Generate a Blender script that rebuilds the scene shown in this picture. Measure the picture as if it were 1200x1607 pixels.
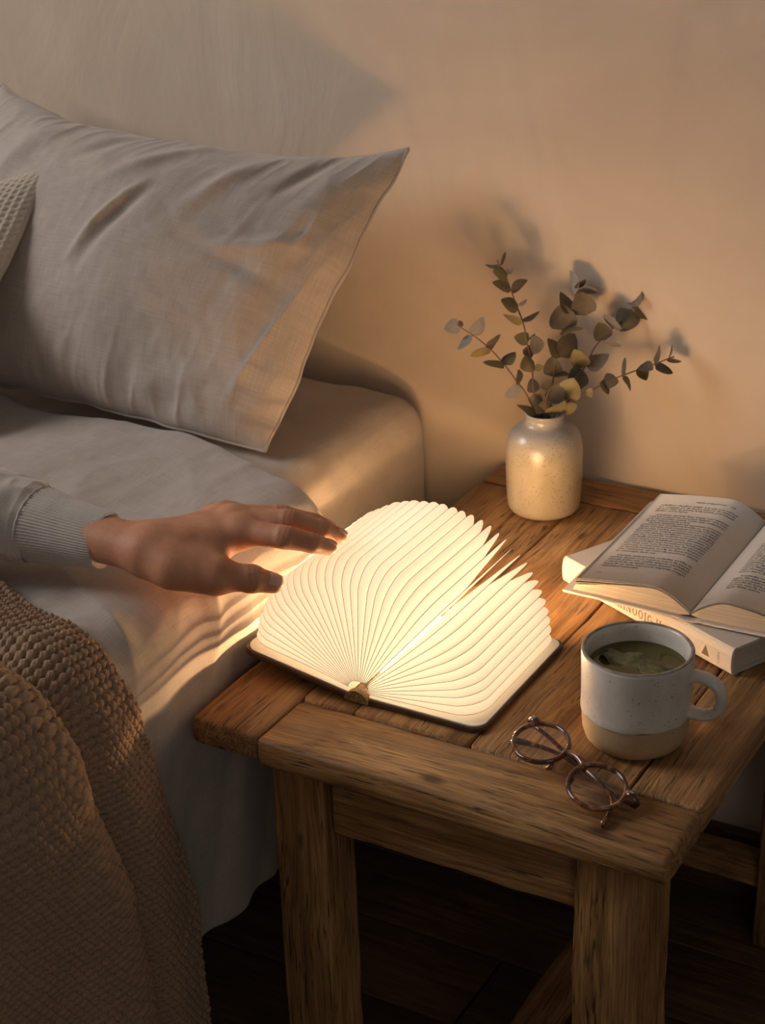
import bpy, bmesh, math, random
import numpy as np
from mathutils import Vector, Matrix
random.seed(7); rng = np.random.default_rng(7)
S = bpy.context.scene
for o in list(bpy.data.objects): bpy.data.objects.remove(o)
COL = S.collection
# ---------------------------------------------------------------- camera
CAM_POS = Vector((0.7828, -1.0027, 1.2530))
_p, _y, _r = math.radians(25.08), math.radians(30.48), math.radians(-1.87)
_fw = Vector((-math.sin(_y)*math.cos(_p), math.cos(_y)*math.cos(_p), -math.sin(_p)))
_rt = Vector((math.cos(_y), math.sin(_y), 0)); _up = _rt.cross(_fw)
_rt, _up = _rt*math.cos(_r) + _up*math.sin(_r), _up*math.cos(_r) - _rt*math.sin(_r)
cd = bpy.data.cameras.new('camera'); cam = bpy.data.objects.new('camera', cd); COL.objects.link(cam)
cam.matrix_world = Matrix(((_rt.x, _up.x, -_fw.x, CAM_POS.x), (_rt.y, _up.y, -_fw.y, CAM_POS.y), (_rt.z, _up.z, -_fw.z, CAM_POS.z), (0, 0, 0, 1)))
cd.sensor_fit = 'VERTICAL'; cd.sensor_height = 36; cd.lens = 2766/1607*36
cd.clip_start = .02; cd.dof.use_dof = True; cd.dof.focus_distance = 1.50; cd.dof.aperture_fstop = 11
S.camera = cam
# ---------------------------------------------------------------- world, daylight, exposure
W = bpy.data.worlds.new('world'); S.world = W; W.use_nodes = True
W.node_tree.nodes['Background'].inputs[0].default_value = (1.0, .93, .86, 1)
W.node_tree.nodes['Background'].inputs[1].default_value = .105
def area(name, loc, target, sx, sy, power, col):
    l = bpy.data.lights.new(name, 'AREA'); l.shape = 'RECTANGLE'; l.size = sx; l.size_y = sy; l.energy = power; l.color = col
    o = bpy.data.objects.new(name, l); COL.objects.link(o); o.location = loc
    o.rotation_euler = (Vector(target) - Vector(loc)).to_track_quat('-Z', 'Y').to_euler(); return o
area('window_daylight', (-2.6, -.9, 2.3), (-.2, .35, .6), 1.3, 1.6, 58, (1.0, .93, .90))
area('front_right_fill', (2.6, -2.7, 2.0), (0, .1, .35), 1.2, 1.5, 6, (1.0, .92, .84))  # soft fill added out of view to brighten the throw, table front and floor
S.view_settings.view_transform = 'Standard'; S.view_settings.look = 'None'; S.view_settings.gamma = 1
S.view_settings.use_curve_mapping = False; S.view_settings.exposure = 0.0
# ---------------------------------------------------------------- object helpers
def tag(o, label=None, cat=None, group=None, kind=None):
    if label: o['label'] = label
    if cat: o['category'] = cat
    if group: o['group'] = group
    if kind: o['kind'] = kind
    return o
def link(o, parent=None):
    COL.objects.link(o)
    if parent is not None: o.parent = parent
    return o
def empty(name, loc, label, cat, group=None, rz=0):
    o = bpy.data.objects.new(name, None); o.empty_display_size = .02; o.location = loc; o.rotation_euler = (0, 0, rz)
    link(o); return tag(o, label, cat, group)
def place(o, parent):
    """parent o (built in world space) to a thing, keeping it where it is"""
    bpy.context.view_layer.update()
    o.parent = parent; o.matrix_parent_inverse = parent.matrix_world.inverted(); return o
def mesh_obj(name, verts, faces, mats, parent=None, smooth=True, midx=None, uv=None):
    me = bpy.data.meshes.new(name); me.from_pydata([tuple(map(float, v)) for v in verts], [], [tuple(map(int, f)) for f in faces])
    for m in (mats if isinstance(mats, (list, tuple)) else [mats]): me.materials.append(m)
    if midx is not None: me.polygons.foreach_set('material_index', np.asarray(midx, dtype=np.int32))
    me.polygons.foreach_set('use_smooth', np.full(len(me.polygons), smooth))
    if uv is not None:
        l = me.uv_layers.new(name='UVMap'); vi = np.zeros(len(me.loops), dtype=np.int32); me.loops.foreach_get('vertex_index', vi)
        l.data.foreach_set('uv', np.asarray(uv, dtype=np.float32)[vi].ravel())
    me.update(); o = bpy.data.objects.new(name, me); COL.objects.link(o)
    if parent is not None: place(o, parent)
    return o
def bm_obj(name, bm, mats, parent=None, smooth=True):
    me = bpy.data.meshes.new(name); bm.normal_update(); bm.to_mesh(me); bm.free()
    for m in (mats if isinstance(mats, (list, tuple)) else [mats]): me.materials.append(m)
    me.polygons.foreach_set('use_smooth', np.full(len(me.polygons), smooth)); me.update()
    o = bpy.data.objects.new(name, me); COL.objects.link(o)
    if parent is not None: place(o, parent)
    return o
def grid_faces(nu, nv, off=0, wrap_u=False, wrap_v=False):
    mu = nu if wrap_u else nu-1; mv = nv if wrap_v else nv-1
    i, j = np.meshgrid(np.arange(mu), np.arange(mv), indexing='ij'); i = i.ravel(); j = j.ravel()
    a = i*nv+j; b = ((i+1) % nu)*nv+j; c = ((i+1) % nu)*nv+(j+1) % nv; d = i*nv+(j+1) % nv
    return np.stack([a, b, c, d], 1)+off
def fast_obj(name, V, F, mats, parent=None, uv=None, smooth=True):
    """big quad meshes straight from numpy arrays"""
    V = np.asarray(V, np.float32).reshape(-1, 3); F = np.asarray(F, np.int32)
    me = bpy.data.meshes.new(name); me.vertices.add(len(V)); me.vertices.foreach_set('co', V.ravel())
    n = F.shape[1]; me.loops.add(F.size); me.loops.foreach_set('vertex_index', F.ravel()); me.polygons.add(len(F))
    me.polygons.foreach_set('loop_start', np.arange(0, F.size, n, dtype=np.int32))
    for m in (mats if isinstance(mats, (list, tuple)) else [mats]): me.materials.append(m)
    if uv is not None:
        l = me.uv_layers.new(name='UVMap'); l.data.foreach_set('uv', np.asarray(uv, np.float32).reshape(-1, 2)[F.ravel()].ravel())
    me.update(calc_edges=True); me.validate()
    me.polygons.foreach_set('use_smooth', np.full(len(me.polygons), smooth))
    o = bpy.data.objects.new(name, me); COL.objects.link(o)
    if parent is not None: place(o, parent)
    return o
def tube(path, rad, n=8, closed=False, cap=True, flat=None, upv=None):
    """verts, faces of a tube along path; rad scalar or list; flat=(a,b) elliptic scale (normal, binormal)"""
    P = [Vector(p) for p in path]; m = len(P); V = []; Fc = []
    R = rad if isinstance(rad, (list, tuple, np.ndarray)) else [rad]*m
    up = Vector(upv) if upv is not None else None; prev = None
    for i in range(m):
        t = (P[(i+1) % m]-P[i-1]) if closed else (P[min(i+1, m-1)]-P[max(i-1, 0)])
        t.normalize()
        if up is not None: nrm = up - t*up.dot(t)
        elif prev is None:
            a = Vector((0, 0, 1)) if abs(t.z) < .9 else Vector((1, 0, 0)); nrm = a - t*a.dot(t)
        else: nrm = prev - t*prev.dot(t)
        nrm.normalize(); prev = nrm; b = t.cross(nrm); fa, fb = flat if flat else (1, 1)
        for k in range(n):
            a = 2*math.pi*k/n; V.append(P[i] + nrm*(R[i]*fa*math.cos(a)) + b*(R[i]*fb*math.sin(a)))
    for i in range(m if closed else m-1):
        for k in range(n):
            j = (i+1) % m; Fc.append((i*n+k, i*n+(k+1) % n, j*n+(k+1) % n, j*n+k))
    if cap and not closed:
        Fc.append(tuple(range(n-1, -1, -1))); Fc.append(tuple((m-1)*n+k for k in range(n)))
    return V, Fc
def lathe(prof, n=64, closed=False):
    V = []; F = []
    for r, z in prof:
        for k in range(n):
            a = 2*math.pi*k/n; V.append((r*math.cos(a), r*math.sin(a), z))
    m = len(prof)
    for i in range(m if closed else m-1):
        j = (i+1) % m
        for k in range(n): F.append((i*n+k, i*n+(k+1) % n, j*n+(k+1) % n, j*n+k))
    return V, F
def smooth_path(pts, n):
    """Catmull-Rom through pts (numpy k x d), n samples"""
    p = np.asarray(pts, float); p = np.vstack([2*p[0]-p[1], p, 2*p[-1]-p[-2]]); k = len(p)-3
    t = np.linspace(0, k-1e-9, n); i = t.astype(int); f = (t-i)[:, None]
    a, b, c, d = p[i], p[i+1], p[i+2], p[i+3]
    return .5*((2*b)+(-a+c)*f+(2*a-5*b+4*c-d)*f**2+(-a+3*b-3*c+d)*f**3)
# ---------------------------------------------------------------- numpy noise
_G = rng.random((256, 256))*2-1
def vnoise(x, y, seed=0):
    x = x+seed*17.31+1000; y = y+seed*9.77+1000
    i = np.floor(x).astype(int); j = np.floor(y).astype(int); fx = x-i; fy = y-j
    fx = fx*fx*fx*(fx*(fx*6-15)+10); fy = fy*fy*fy*(fy*(fy*6-15)+10)
    g = lambda a, b: _G[a % 256, b % 256]
    return (g(i, j)*(1-fx)+g(i+1, j)*fx)*(1-fy)+(g(i, j+1)*(1-fx)+g(i+1, j+1)*fx)*fy
def fbm(x, y, seed=0, oct=4):
    s = 0; a = 1
    for k in range(oct): s = s+a*vnoise(x*2**k, y*2**k, seed+k*3); a *= .5
    return s
def ridge(x, y, seed=0, oct=2):
    s = 0; a = 1
    for k in range(oct): s = s+a*(1-np.abs(vnoise(x*2**k, y*2**k, seed+5*k))*2); a *= .5
    return s
def sstep(a, b, x):
    t = np.clip((x-a)/(b-a), 0, 1); return t*t*(3-2*t)
# ---------------------------------------------------------------- material helpers
class NT:
    def __init__(s, name):
        s.m = bpy.data.materials.new(name); s.m.use_nodes = True; s.t = s.m.node_tree; s.b = s.t.nodes['Principled BSDF']; s.out = s.t.nodes['Material Output']
    def n(s, typ, **kw):
        nd = s.t.nodes.new('ShaderNode'+typ)
        for k, v in kw.items():
            if k.startswith('i_'):
                key = k[2:]; key = int(key) if key.isdigit() else key.replace('_', ' ')
                sock = nd.inputs[key]
                if hasattr(v, 'is_linked') or hasattr(v, 'links'): s.t.links.new(v, sock)
                else: sock.default_value = v
            else: setattr(nd, k, v)
        return nd
    def l(s, a, b): s.t.links.new(a, b)
    def ramp(s, fac, stops, interp='LINEAR'):
        r = s.n('ValToRGB'); r.color_ramp.interpolation = interp; e = r.color_ramp.elements
        while len(e) < len(stops): e.new(.5)
        for k, (p, c) in enumerate(stops):
            e[k].position = p; e[k].color = (*c, 1) if len(c) == 3 else c
        s.l(fac, r.inputs[0]); return r.outputs[0]
    def noise(s, vec, scale, detail=4, rough=.55, dist=0):
        nd = s.n('TexNoise'); nd.inputs['Scale'].default_value = scale; nd.inputs['Detail'].default_value = detail
        nd.inputs['Roughness'].default_value = rough; nd.inputs['Distortion'].default_value = dist
        if vec is not None: s.l(vec, nd.inputs['Vector'])
        return nd.outputs[0]
    def map(s, vec, scale=(1, 1, 1), loc=(0, 0, 0), rot=(0, 0, 0)):
        nd = s.n('Mapping'); nd.inputs['Scale'].default_value = scale; nd.inputs['Location'].default_value = loc; nd.inputs['Rotation'].default_value = rot
        s.l(vec, nd.inputs['Vector']); return nd.outputs[0]
    def math(s, op, a, b=None, c=None):
        nd = s.n('Math', operation=op)
        for k, v in enumerate((a, b, c)):
            if v is None: continue
            if hasattr(v, 'is_linked'): s.l(v, nd.inputs[k])
            else: nd.inputs[k].default_value = v
        return nd.outputs[0]
    def mix(s, fac, a, b, mode='MIX'):
        nd = s.n('Mix', data_type='RGBA', blend_type=mode)
        for k, v in ((0, fac), (6, a), (7, b)):
            if hasattr(v, 'is_linked'): s.l(v, nd.inputs[k])
            else: nd.inputs[k].default_value = v if k == 0 else ((*v, 1) if len(v) == 3 else v)
        return nd.outputs[2]
    def bump(s, h, strength=.3, dist=.001, nrm=None):
        nd = s.n('Bump'); nd.inputs['Strength'].default_value = strength; nd.inputs['Distance'].default_value = dist
        s.l(h, nd.inputs['Height'])
        if nrm is not None: s.l(nrm, nd.inputs['Normal'])
        return nd.outputs[0]
    def tc(s, k='Object'): return s.n('TexCoord').outputs[k]
    def set(s, **kw):
        for k, v in kw.items():
            sock = s.b.inputs[k.replace('_', ' ')]
            if hasattr(v, 'is_linked'): s.l(v, sock)
            else: sock.default_value = (*v, 1) if isinstance(v, tuple) and len(v) == 3 and sock.type == 'RGBA' else v
        return s.m
def plain(name, col, rough=.6, **kw):
    a = NT(name); return a.set(Base_Color=col, Roughness=rough, **kw)
# wood: grain runs along the object's own X axis
def wood_mat(name, dark, mid, light, crack=.75, rough=.55, scale=1.0, gap=.46):
    a = NT(name); oi = a.n('ObjectInfo'); tc = a.tc()
    off = a.n('VectorMath', operation='SCALE'); a.l(oi.outputs['Random'], off.inputs['Scale']); off.inputs[0].default_value = (3.1, 5.7, 4.3)
    v = a.n('VectorMath', operation='ADD'); a.l(tc, v.inputs[0]); a.l(off.outputs[0], v.inputs[1]); v = v.outputs[0]
    warp = a.noise(a.map(v, (3*scale, 14*scale, 14*scale)), 1.0, 2)
    wv = a.n('VectorMath', operation='SCALE'); wv.inputs[0].default_value = (0, .03, .03); a.l(warp, wv.inputs['Scale'])
    v2 = a.n('VectorMath', operation='ADD'); a.l(v, v2.inputs[0]); a.l(wv.outputs[0], v2.inputs[1]); v2 = v2.outputs[0]
    g1 = a.noise(a.map(v2, (5*scale, 110*scale, 110*scale)), 1.0, 5, .65)
    g2 = a.noise(a.map(v2, (16*scale, 520*scale, 520*scale)), 1.0, 3, .6)
    big = a.noise(a.map(v, (6, 14, 14)), 1.0, 3)
    c = a.ramp(g1, [(.30, dark), (.48, mid), (.68, light)])
    c = a.mix(.75, c, a.ramp(g2, [(.32, (.38, .36, .34)), (.62, (1.15, 1.15, 1.15))]), 'MULTIPLY')
    c = a.mix(a.ramp(big, [(.35, (.55,)*3), (.62, (0,)*3)]), c, dark)
    ck = a.noise(a.map(v2, (26*scale, 420*scale, 420*scale)), 1.0, 2, .5)
    ckm = a.ramp(ck, [(gap-.12, (1,)*3), (gap-.05, (0,)*3)])
    patch = a.ramp(a.noise(a.map(v, (9, 22, 22)), 1.0, 2), [(.42, (0,)*3), (.52, (crack,)*3)])
    ckm = a.math('MULTIPLY', ckm, patch)
    kn = a.n('TexVoronoi'); a.l(a.map(v2, (9, 17, 17)), kn.inputs['Vector']); kn.inputs['Scale'].default_value = 1.0
    km = a.ramp(kn.outputs['Distance'], [(.05, (.9,)*3), (.13, (0,)*3)])
    c = a.mix(ckm, c, (.018, .009, .004)); c = a.mix(km, c, (.035, .015, .006))
    h = a.math('SUBTRACT', a.math('ADD', a.math('MULTIPLY', g1, .5), a.math('MULTIPLY', g2, .35)), a.math('MULTIPLY', ckm, 1.2))
    r = a.math('ADD', a.math('MULTIPLY', g1, .25), rough-.12)
    return a.set(Base_Color=c, Roughness=r, Normal=a.bump(h, .5, .0014))
M = {}
M['wood'] = wood_mat('table_oak', (.16, .072, .024), (.39, .20, .070), (.54, .305, .122))
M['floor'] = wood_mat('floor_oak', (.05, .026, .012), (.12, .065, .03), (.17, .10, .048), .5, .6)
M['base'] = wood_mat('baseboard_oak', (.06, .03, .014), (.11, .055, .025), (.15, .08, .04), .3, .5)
M['walnut'] = wood_mat('walnut', (.035, .016, .007), (.075, .036, .016), (.12, .06, .028), .2, .45, 2.0)
# plaster
def plaster():
    a = NT('plaster'); tc = a.tc()
    n1 = a.noise(a.map(tc, (1.6, 1, 2.2)), 1.3, 5, .6, .6); n2 = a.noise(a.map(tc, (1, 1, .55), (0, 0, 0), (0, .5, 0)), 7, 5, .6, 1.6); n3 = a.noise(tc, 160, 3)
    c = a.ramp(n1, [(.3, (.55, .44, .34)), (.5, (.61, .50, .39)), (.7, (.66, .55, .44))])
    c = a.mix(.25, c, a.ramp(n2, [(.3, (.8, .78, .76)), (.7, (1.1, 1.1, 1.1))]), 'MULTIPLY')
    h = a.math('ADD', a.math('MULTIPLY', n2, 1.2), a.math('MULTIPLY', n3, .12))
    return a.set(Base_Color=c, Roughness=.92, Normal=a.bump(h, .25, .006))
M['plaster'] = plaster()
def weave_mat(name, c1, c2, sc=900., bump=.25, sheen=.25, slub=.5):
    """woven linen on metre-scaled UVs"""
    a = NT(name); uv = a.tc('UV')
    wu = a.noise(a.map(uv, (sc*1.0, sc*.045, 1)), 1.0, 2, .6); wv = a.noise(a.map(uv, (sc*.045, sc*1.0, 1)), 1.0, 2, .6)
    sl = a.noise(a.map(uv, (420, 16, 1)), 1.0, 3, .6); sl2 = a.noise(a.map(uv, (16, 420, 1)), 1.0, 3, .6)
    mott = a.noise(uv, 22, 4, .6)
    f = a.math('ADD', a.math('MULTIPLY', wu, .5), a.math('MULTIPLY', wv, .5))
    f = a.math('ADD', a.math('MULTIPLY', f, .7), a.math('MULTIPLY', a.math('ADD', sl, sl2), .15*slub*2))
    c = a.ramp(f, [(.30, c1), (.70, c2)])
    c = a.mix(.3, c, a.ramp(mott, [(.3, (.8, .8, .8)), (.7, (1.12, 1.12, 1.12))]), 'MULTIPLY')
    return a.set(Base_Color=c, Roughness=.9, Sheen_Weight=sheen, Sheen_Roughness=.5, Normal=a.bump(f, bump, .0012))
M['linen'] = weave_mat('linen', (.34, .285, .245), (.50, .43, .375))
M['sheet'] = weave_mat('sheet_linen', (.36, .29, .225), (.50, .42, .34))
# ---------------------------------------------------------------- the room
def box(name, x0, x1, y0, y1, z0, z1, mats, parent=None, bev=0, seg=2):
    bm = bmesh.new(); bmesh.ops.create_cube(bm, size=1)
    for v in bm.verts: v.co = ((x0+x1)/2+v.co.x*(x1-x0), (y0+y1)/2+v.co.y*(y1-y0), (z0+z1)/2+v.co.z*(z1-z0))
    if bev: bmesh.ops.bevel(bm, geom=bm.edges[:], offset=bev, segments=seg, affect='EDGES', profile=.5)
    return bm_obj(name, bm, mats, parent, smooth=False)
WALL_Y = .602
o = box('wall_back', -2.6, 2.4, WALL_Y, WALL_Y+.12, -.02, 2.7, M['plaster']); tag(o, kind='structure')
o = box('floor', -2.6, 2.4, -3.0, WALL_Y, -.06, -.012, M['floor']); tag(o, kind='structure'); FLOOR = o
def plank(name, L, Wd, T, mat, loc, rot=(0, 0, 0), parent=None, r=.004, nseg=26, wob=.0008, seed=0, round_top=None):
    """worn board: length along local X, cross-section a rounded rectangle in local Y,Z; origin in its middle"""
    prof = []
    rt_ = round_top or r
    for (cy, cz, a0, rr) in ((Wd/2, T/2, 0, rt_), (-Wd/2, T/2, 90, rt_), (-Wd/2, -T/2, 180, r), (Wd/2, -T/2, 270, r)):
        for k in range(4):
            a = math.radians(a0+30*k); sx = 1 if cy > 0 else -1; sz = 1 if cz > 0 else -1
            prof.append((cy-sx*rr+rr*math.cos(a), cz-sz*rr+rr*math.sin(a)))
    prof = np.array(prof); n = len(prof); xs = np.concatenate([[-L/2], [-L/2+r*.4], np.linspace(-L/2+r, L/2-r, nseg), [L/2-r*.4], [L/2]])
    sc_ = np.ones(len(xs)); sc_[0] = sc_[-1] = 0; sc_[1] = sc_[-2] = .6
    V = []
    for i, x in enumerate(xs):
        q = prof.copy(); ins = (1-sc_[i])*r*.6
        q[:, 0] -= np.sign(q[:, 0])*ins; q[:, 1] -= np.sign(q[:, 1])*ins
        ang = np.arange(n)
        wv_ = vnoise(np.full(n, x*28.), ang*.9+seed*3.3, seed)*wob + vnoise(np.full(n, x*90.), ang*.9+seed, seed+4)*wob*.4
        q[:, 0] += np.sign(q[:, 0])*wv_; q[:, 1] += np.sign(q[:, 1])*wv_*.7
        V += [(x, a_, b_) for a_, b_ in q]
    V = np.array(V); F = [tuple(f) for f in grid_faces(len(xs), n, wrap_v=True)]
    F = [f[::-1] for f in F]
    F.append(tuple(range(n))[::-1]); F.append(tuple((len(xs)-1)*n+k for k in range(n)))
    F[-2] = F[-2][::-1]; F[-1] = F[-1][::-1]
    me = bpy.data.meshes.new(name); me.from_pydata(V.tolist(), [], F); me.materials.append(mat); bm = bmesh.new(); bm.from_mesh(me)
    bmesh.ops.recalc_face_normals(bm, faces=bm.faces[:]); bm.to_mesh(me); bm.free()
    me.polygons.foreach_set('use_smooth', np.full(len(me.polygons), True)); me.update()
    o = bpy.data.objects.new(name, me); COL.objects.link(o); o.location = loc; o.rotation_euler = rot
    if parent is not None: place(o, parent)
    return o
# floor boards run along X, the way the seams read behind the table legs
for k in range(13):
    yb = WALL_Y-.006-.115*(k+.5); x0 = -1.35+.37*((k*5) % 7)/7
    for q in range(2):
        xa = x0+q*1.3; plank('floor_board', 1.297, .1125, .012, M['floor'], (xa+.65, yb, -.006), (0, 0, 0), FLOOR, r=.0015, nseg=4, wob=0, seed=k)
o = plank('baseboard_back', 3.6, .085, .016, M['base'], (.2, WALL_Y-.0085, .0435), (math.pi/2, 0, 0), None, r=.002, nseg=4, wob=0); tag(o, kind='structure')
# ---------------------------------------------------------------- bedside table
TZ = .48; T_ = .025
tab = empty('bedside_table', (.21, .3, 0), 'rustic oak bedside table with plank top beside the bed', 'table')
PI2 = math.pi/2
def tp(x0, x1, y0, y1, along, seed, rtop=.005, dz=0):
    if along == 'x': return plank('top_plank', x1-x0, y1-y0, T_, M['wood'], ((x0+x1)/2, (y0+y1)/2, TZ-T_/2+dz), (0, 0, 0), tab, .004, seed=seed, round_top=rtop)
    return plank('top_plank', y1-y0, x1-x0, T_, M['wood'], ((x0+x1)/2, (y0+y1)/2, TZ-T_/2+dz), (0, 0, PI2), tab, .004, seed=seed, round_top=rtop)
tp(0, .0662, 0, .5355, 'y', 1, .0035)
tp(.068, .424, -.004, .066, 'x', 2, .0042)
tp(.068, .1165, .0675, .5355, 'y', 3, .002, -.001)
tp(.118, .2248, .0675, .5355, 'y', 4, .002, -.0006)
tp(.2263, .3635, .0675, .5355, 'y', 5, .002, -.001)
tp(.365, .424, .0675, .5355, 'y', 6, .003)
tp(0, .424, .537, .592, 'x', 7, .003, -.0004)
LEGH = TZ-T_
def leg(x0, x1, y0, y1, seed): plank('leg', LEGH, x1-x0, y1-y0, M['wood'], ((x0+x1)/2, (y0+y1)/2, LEGH/2), (0, PI2, PI2), tab, .003, seed=seed)
leg(.061, .111, .025, .075, 11); leg(.338, .398, .025, .08, 12); leg(.061, .111, .515, .565, 13); leg(.338, .398, .515, .565, 14)
plank('apron', .225, .078, .018, M['wood'], (.2245, .046, LEGH-.039), (PI2, 0, 0), tab, .002, seed=21)
plank('apron', .225, .078, .018, M['wood'], (.2245, .545, LEGH-.039), (PI2, 0, 0), tab, .002, seed=22)
plank('apron', .436, .078, .018, M['wood'], (.086, .295, LEGH-.039), (PI2, 0, PI2), tab, .002, seed=23)
plank('apron', .436, .078, .018, M['wood'], (.376, .295, LEGH-.039), (PI2, 0, PI2), tab, .002, seed=24)
plank('stretcher', .228, .03, .03, M['wood'], (.2245, .05, .085), (0, 0, 0), tab, .003, seed=25)
plank('stretcher', .228, .03, .03, M['wood'], (.2245, .54, .085), (0, 0, 0), tab, .003, seed=26)
plank('stretcher', .46, .034, .03, M['wood'], (.2245, .295, .085), (0, 0, PI2), tab, .003, seed=27)
# ---------------------------------------------------------------- glowing book lamp
def paper_glow():
    a = NT('lamp_page'); d = a.n('BsdfDiffuse'); t = a.n('BsdfTranslucent'); e = a.n('Emission'); col = (.74, .71, .65, 1)
    d.inputs[0].default_value = col; t.inputs[0].default_value = col
    m = a.n('MixShader'); m.inputs[0].default_value = .4; a.l(d.outputs[0], m.inputs[1]); a.l(t.outputs[0], m.inputs[2])
    e.inputs[0].default_value = (1, .74, .47, 1); e.inputs[1].default_value = PAGE_GLOW
    s = a.n('AddShader'); a.l(m.outputs[0], s.inputs[0]); a.l(e.outputs[0], s.inputs[1]); a.l(s.outputs[0], a.out.inputs[0]); return a.m
PAGE_GLOW = .46
M['page'] = paper_glow()
M['page_edge'] = plain('page_edge', (.30, .25, .19), .8)
def emis(name, col, st):
    a = NT(name); return a.set(Base_Color=(0, 0, 0), Emission_Color=col, Emission_Strength=st)
M['led'] = emis('led', (1, .60, .29), 2500.)
M['rear_fill'] = emis('rear_added_fill', (1, .60, .29), 270.)
M['side_fill'] = emis('side_added_fill', (1, .60, .29), 75.)
def goldcloth():
    a = NT('spine_cloth'); v = a.tc(); n = a.noise(v, 900, 2); c = a.ramp(n, [(.35, (.10, .05, .02)), (.65, (.42, .26, .11))])
    return a.set(Base_Color=c, Roughness=.55, Normal=a.bump(n, .5, .001))
M['spine'] = goldcloth()
AX, AZ, LY0, LY1 = .1125, .4885, .086, .248
lamp = empty('book_lamp', (AX, (LY0+LY1)/2, TZ), 'glowing open book-shaped lamp with fanned paper pages and wooden covers', 'lamp')
def rrect(w, h, r, n=6, sides=(1, 1, 1, 1)):
    pts = []
    for (cx_, cy_, a0, on) in ((w, h, 0, sides[0]), (0, h, 90, sides[1]), (0, 0, 180, sides[2]), (w, 0, 270, sides[3])):
        rr = r if on else .0005; sx = 1 if cx_ else -1; sy = 1 if cy_ else -1
        for k in range(n+1):
            a = math.radians(a0+90*k/n); pts.append((cx_-sx*rr+rr*math.cos(a), cy_-sy*rr+rr*math.sin(a)))
    return pts
def slab(name, outline, z0, z1, mat, fn, parent, bev=.0008):
    """prism of an outline (u,v) between w=z0..z1, mapped to world by fn"""
    bm = bmesh.new(); n = len(outline)
    lo = [bm.verts.new(fn(u, v, z0)) for u, v in outline]; hi = [bm.verts.new(fn(u, v, z1)) for u, v in outline]
    bm.faces.new(lo[::-1]); bm.faces.new(hi)
    for k in range(n): bm.faces.new((lo[k], lo[(k+1) % n], hi[(k+1) % n], hi[k]))
    bmesh.ops.recalc_face_normals(bm, faces=bm.faces[:])
    if bev:
        es = [e for e in bm.edges if len(e.link_faces) == 2 and e.calc_face_angle(0) > .9]
        bmesh.ops.bevel(bm, geom=es, offset=bev, segments=2, affect='EDGES')
    return bm_obj(name, bm, mat, parent, smooth=False)
RC = .1165
th_l = math.radians(170.5)
def cov_map(th, zbase, x0, flip):
    c, s = math.cos(th), math.sin(th)
    return lambda u, v, w: (x0+u*c-(w*s if not flip else -w*s), LY0-.003+v, zbase+u*s+(w*c if not flip else -w*c))
out = rrect(RC-.008, LY1-LY0+.006, .012, 6, (1, 0, 0, 1))
slab('cover', out, 0, .004, M['walnut'], cov_map(0, TZ+.0003, AX+.009, False), lamp)
slab('cover', out, 0, .004, M['walnut'], cov_map(th_l, TZ+.0012, AX-.009, True), lamp)
# white endpapers lying on the covers
eo = [(u*.975+.0005, v*.966+.0028) for u, v in rrect(RC-.008, LY1-LY0+.006, .012, 6, (1, 0, 0, 1))]
M['endpaper'] = plain('endpaper', (.80, .76, .69), .8)
slab('endpaper', eo, .0041, .0054, M['endpaper'], cov_map(0, TZ+.0003, AX+.009, False), lamp, 0)
slab('endpaper', eo, .0041, .0054, M['endpaper'], cov_map(th_l, TZ+.0012, AX-.009, True), lamp, 0)
# spine: shallow curved strip
prof = [(AX-.0105+.021*k/10, TZ+.0005+.0035*math.sin(math.pi*k/10)) for k in range(11)]
prof2 = [(x, z+.0032) for x, z in prof]
V = []; F = []
ring = prof+prof2[::-1]
for y in (LY0-.0035, LY1+.0035): V += [(x, y, z) for x, z in ring]
n = len(ring); F = [(k, (k+1) % n, n+(k+1) % n, n+k) for k in range(n)]+[tuple(range(n))[::-1], tuple(range(n, 2*n))]
mesh_obj('spine', V, F, M['spine'], lamp, smooth=False)
for ya, yb in ((LY0-.0042, LY0+.0015), (LY1-.0015, LY1+.0042)):
    ring = [(AX+.0118*math.cos(math.pi*k/14), TZ+.0008+.0105*math.sin(math.pi*k/14)) for k in range(15)]; n = len(ring)
    V = [(x, ya, z) for x, z in ring]+[(x, yb, z) for x, z in ring]
    mesh_obj('spine_cap', V, [(k, (k+1) % n, n+(k+1) % n, n+k) for k in range(n)]+[tuple(range(n)), tuple(range(n, 2*n))[::-1]], M['spine'], lamp, smooth=False)
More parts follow.
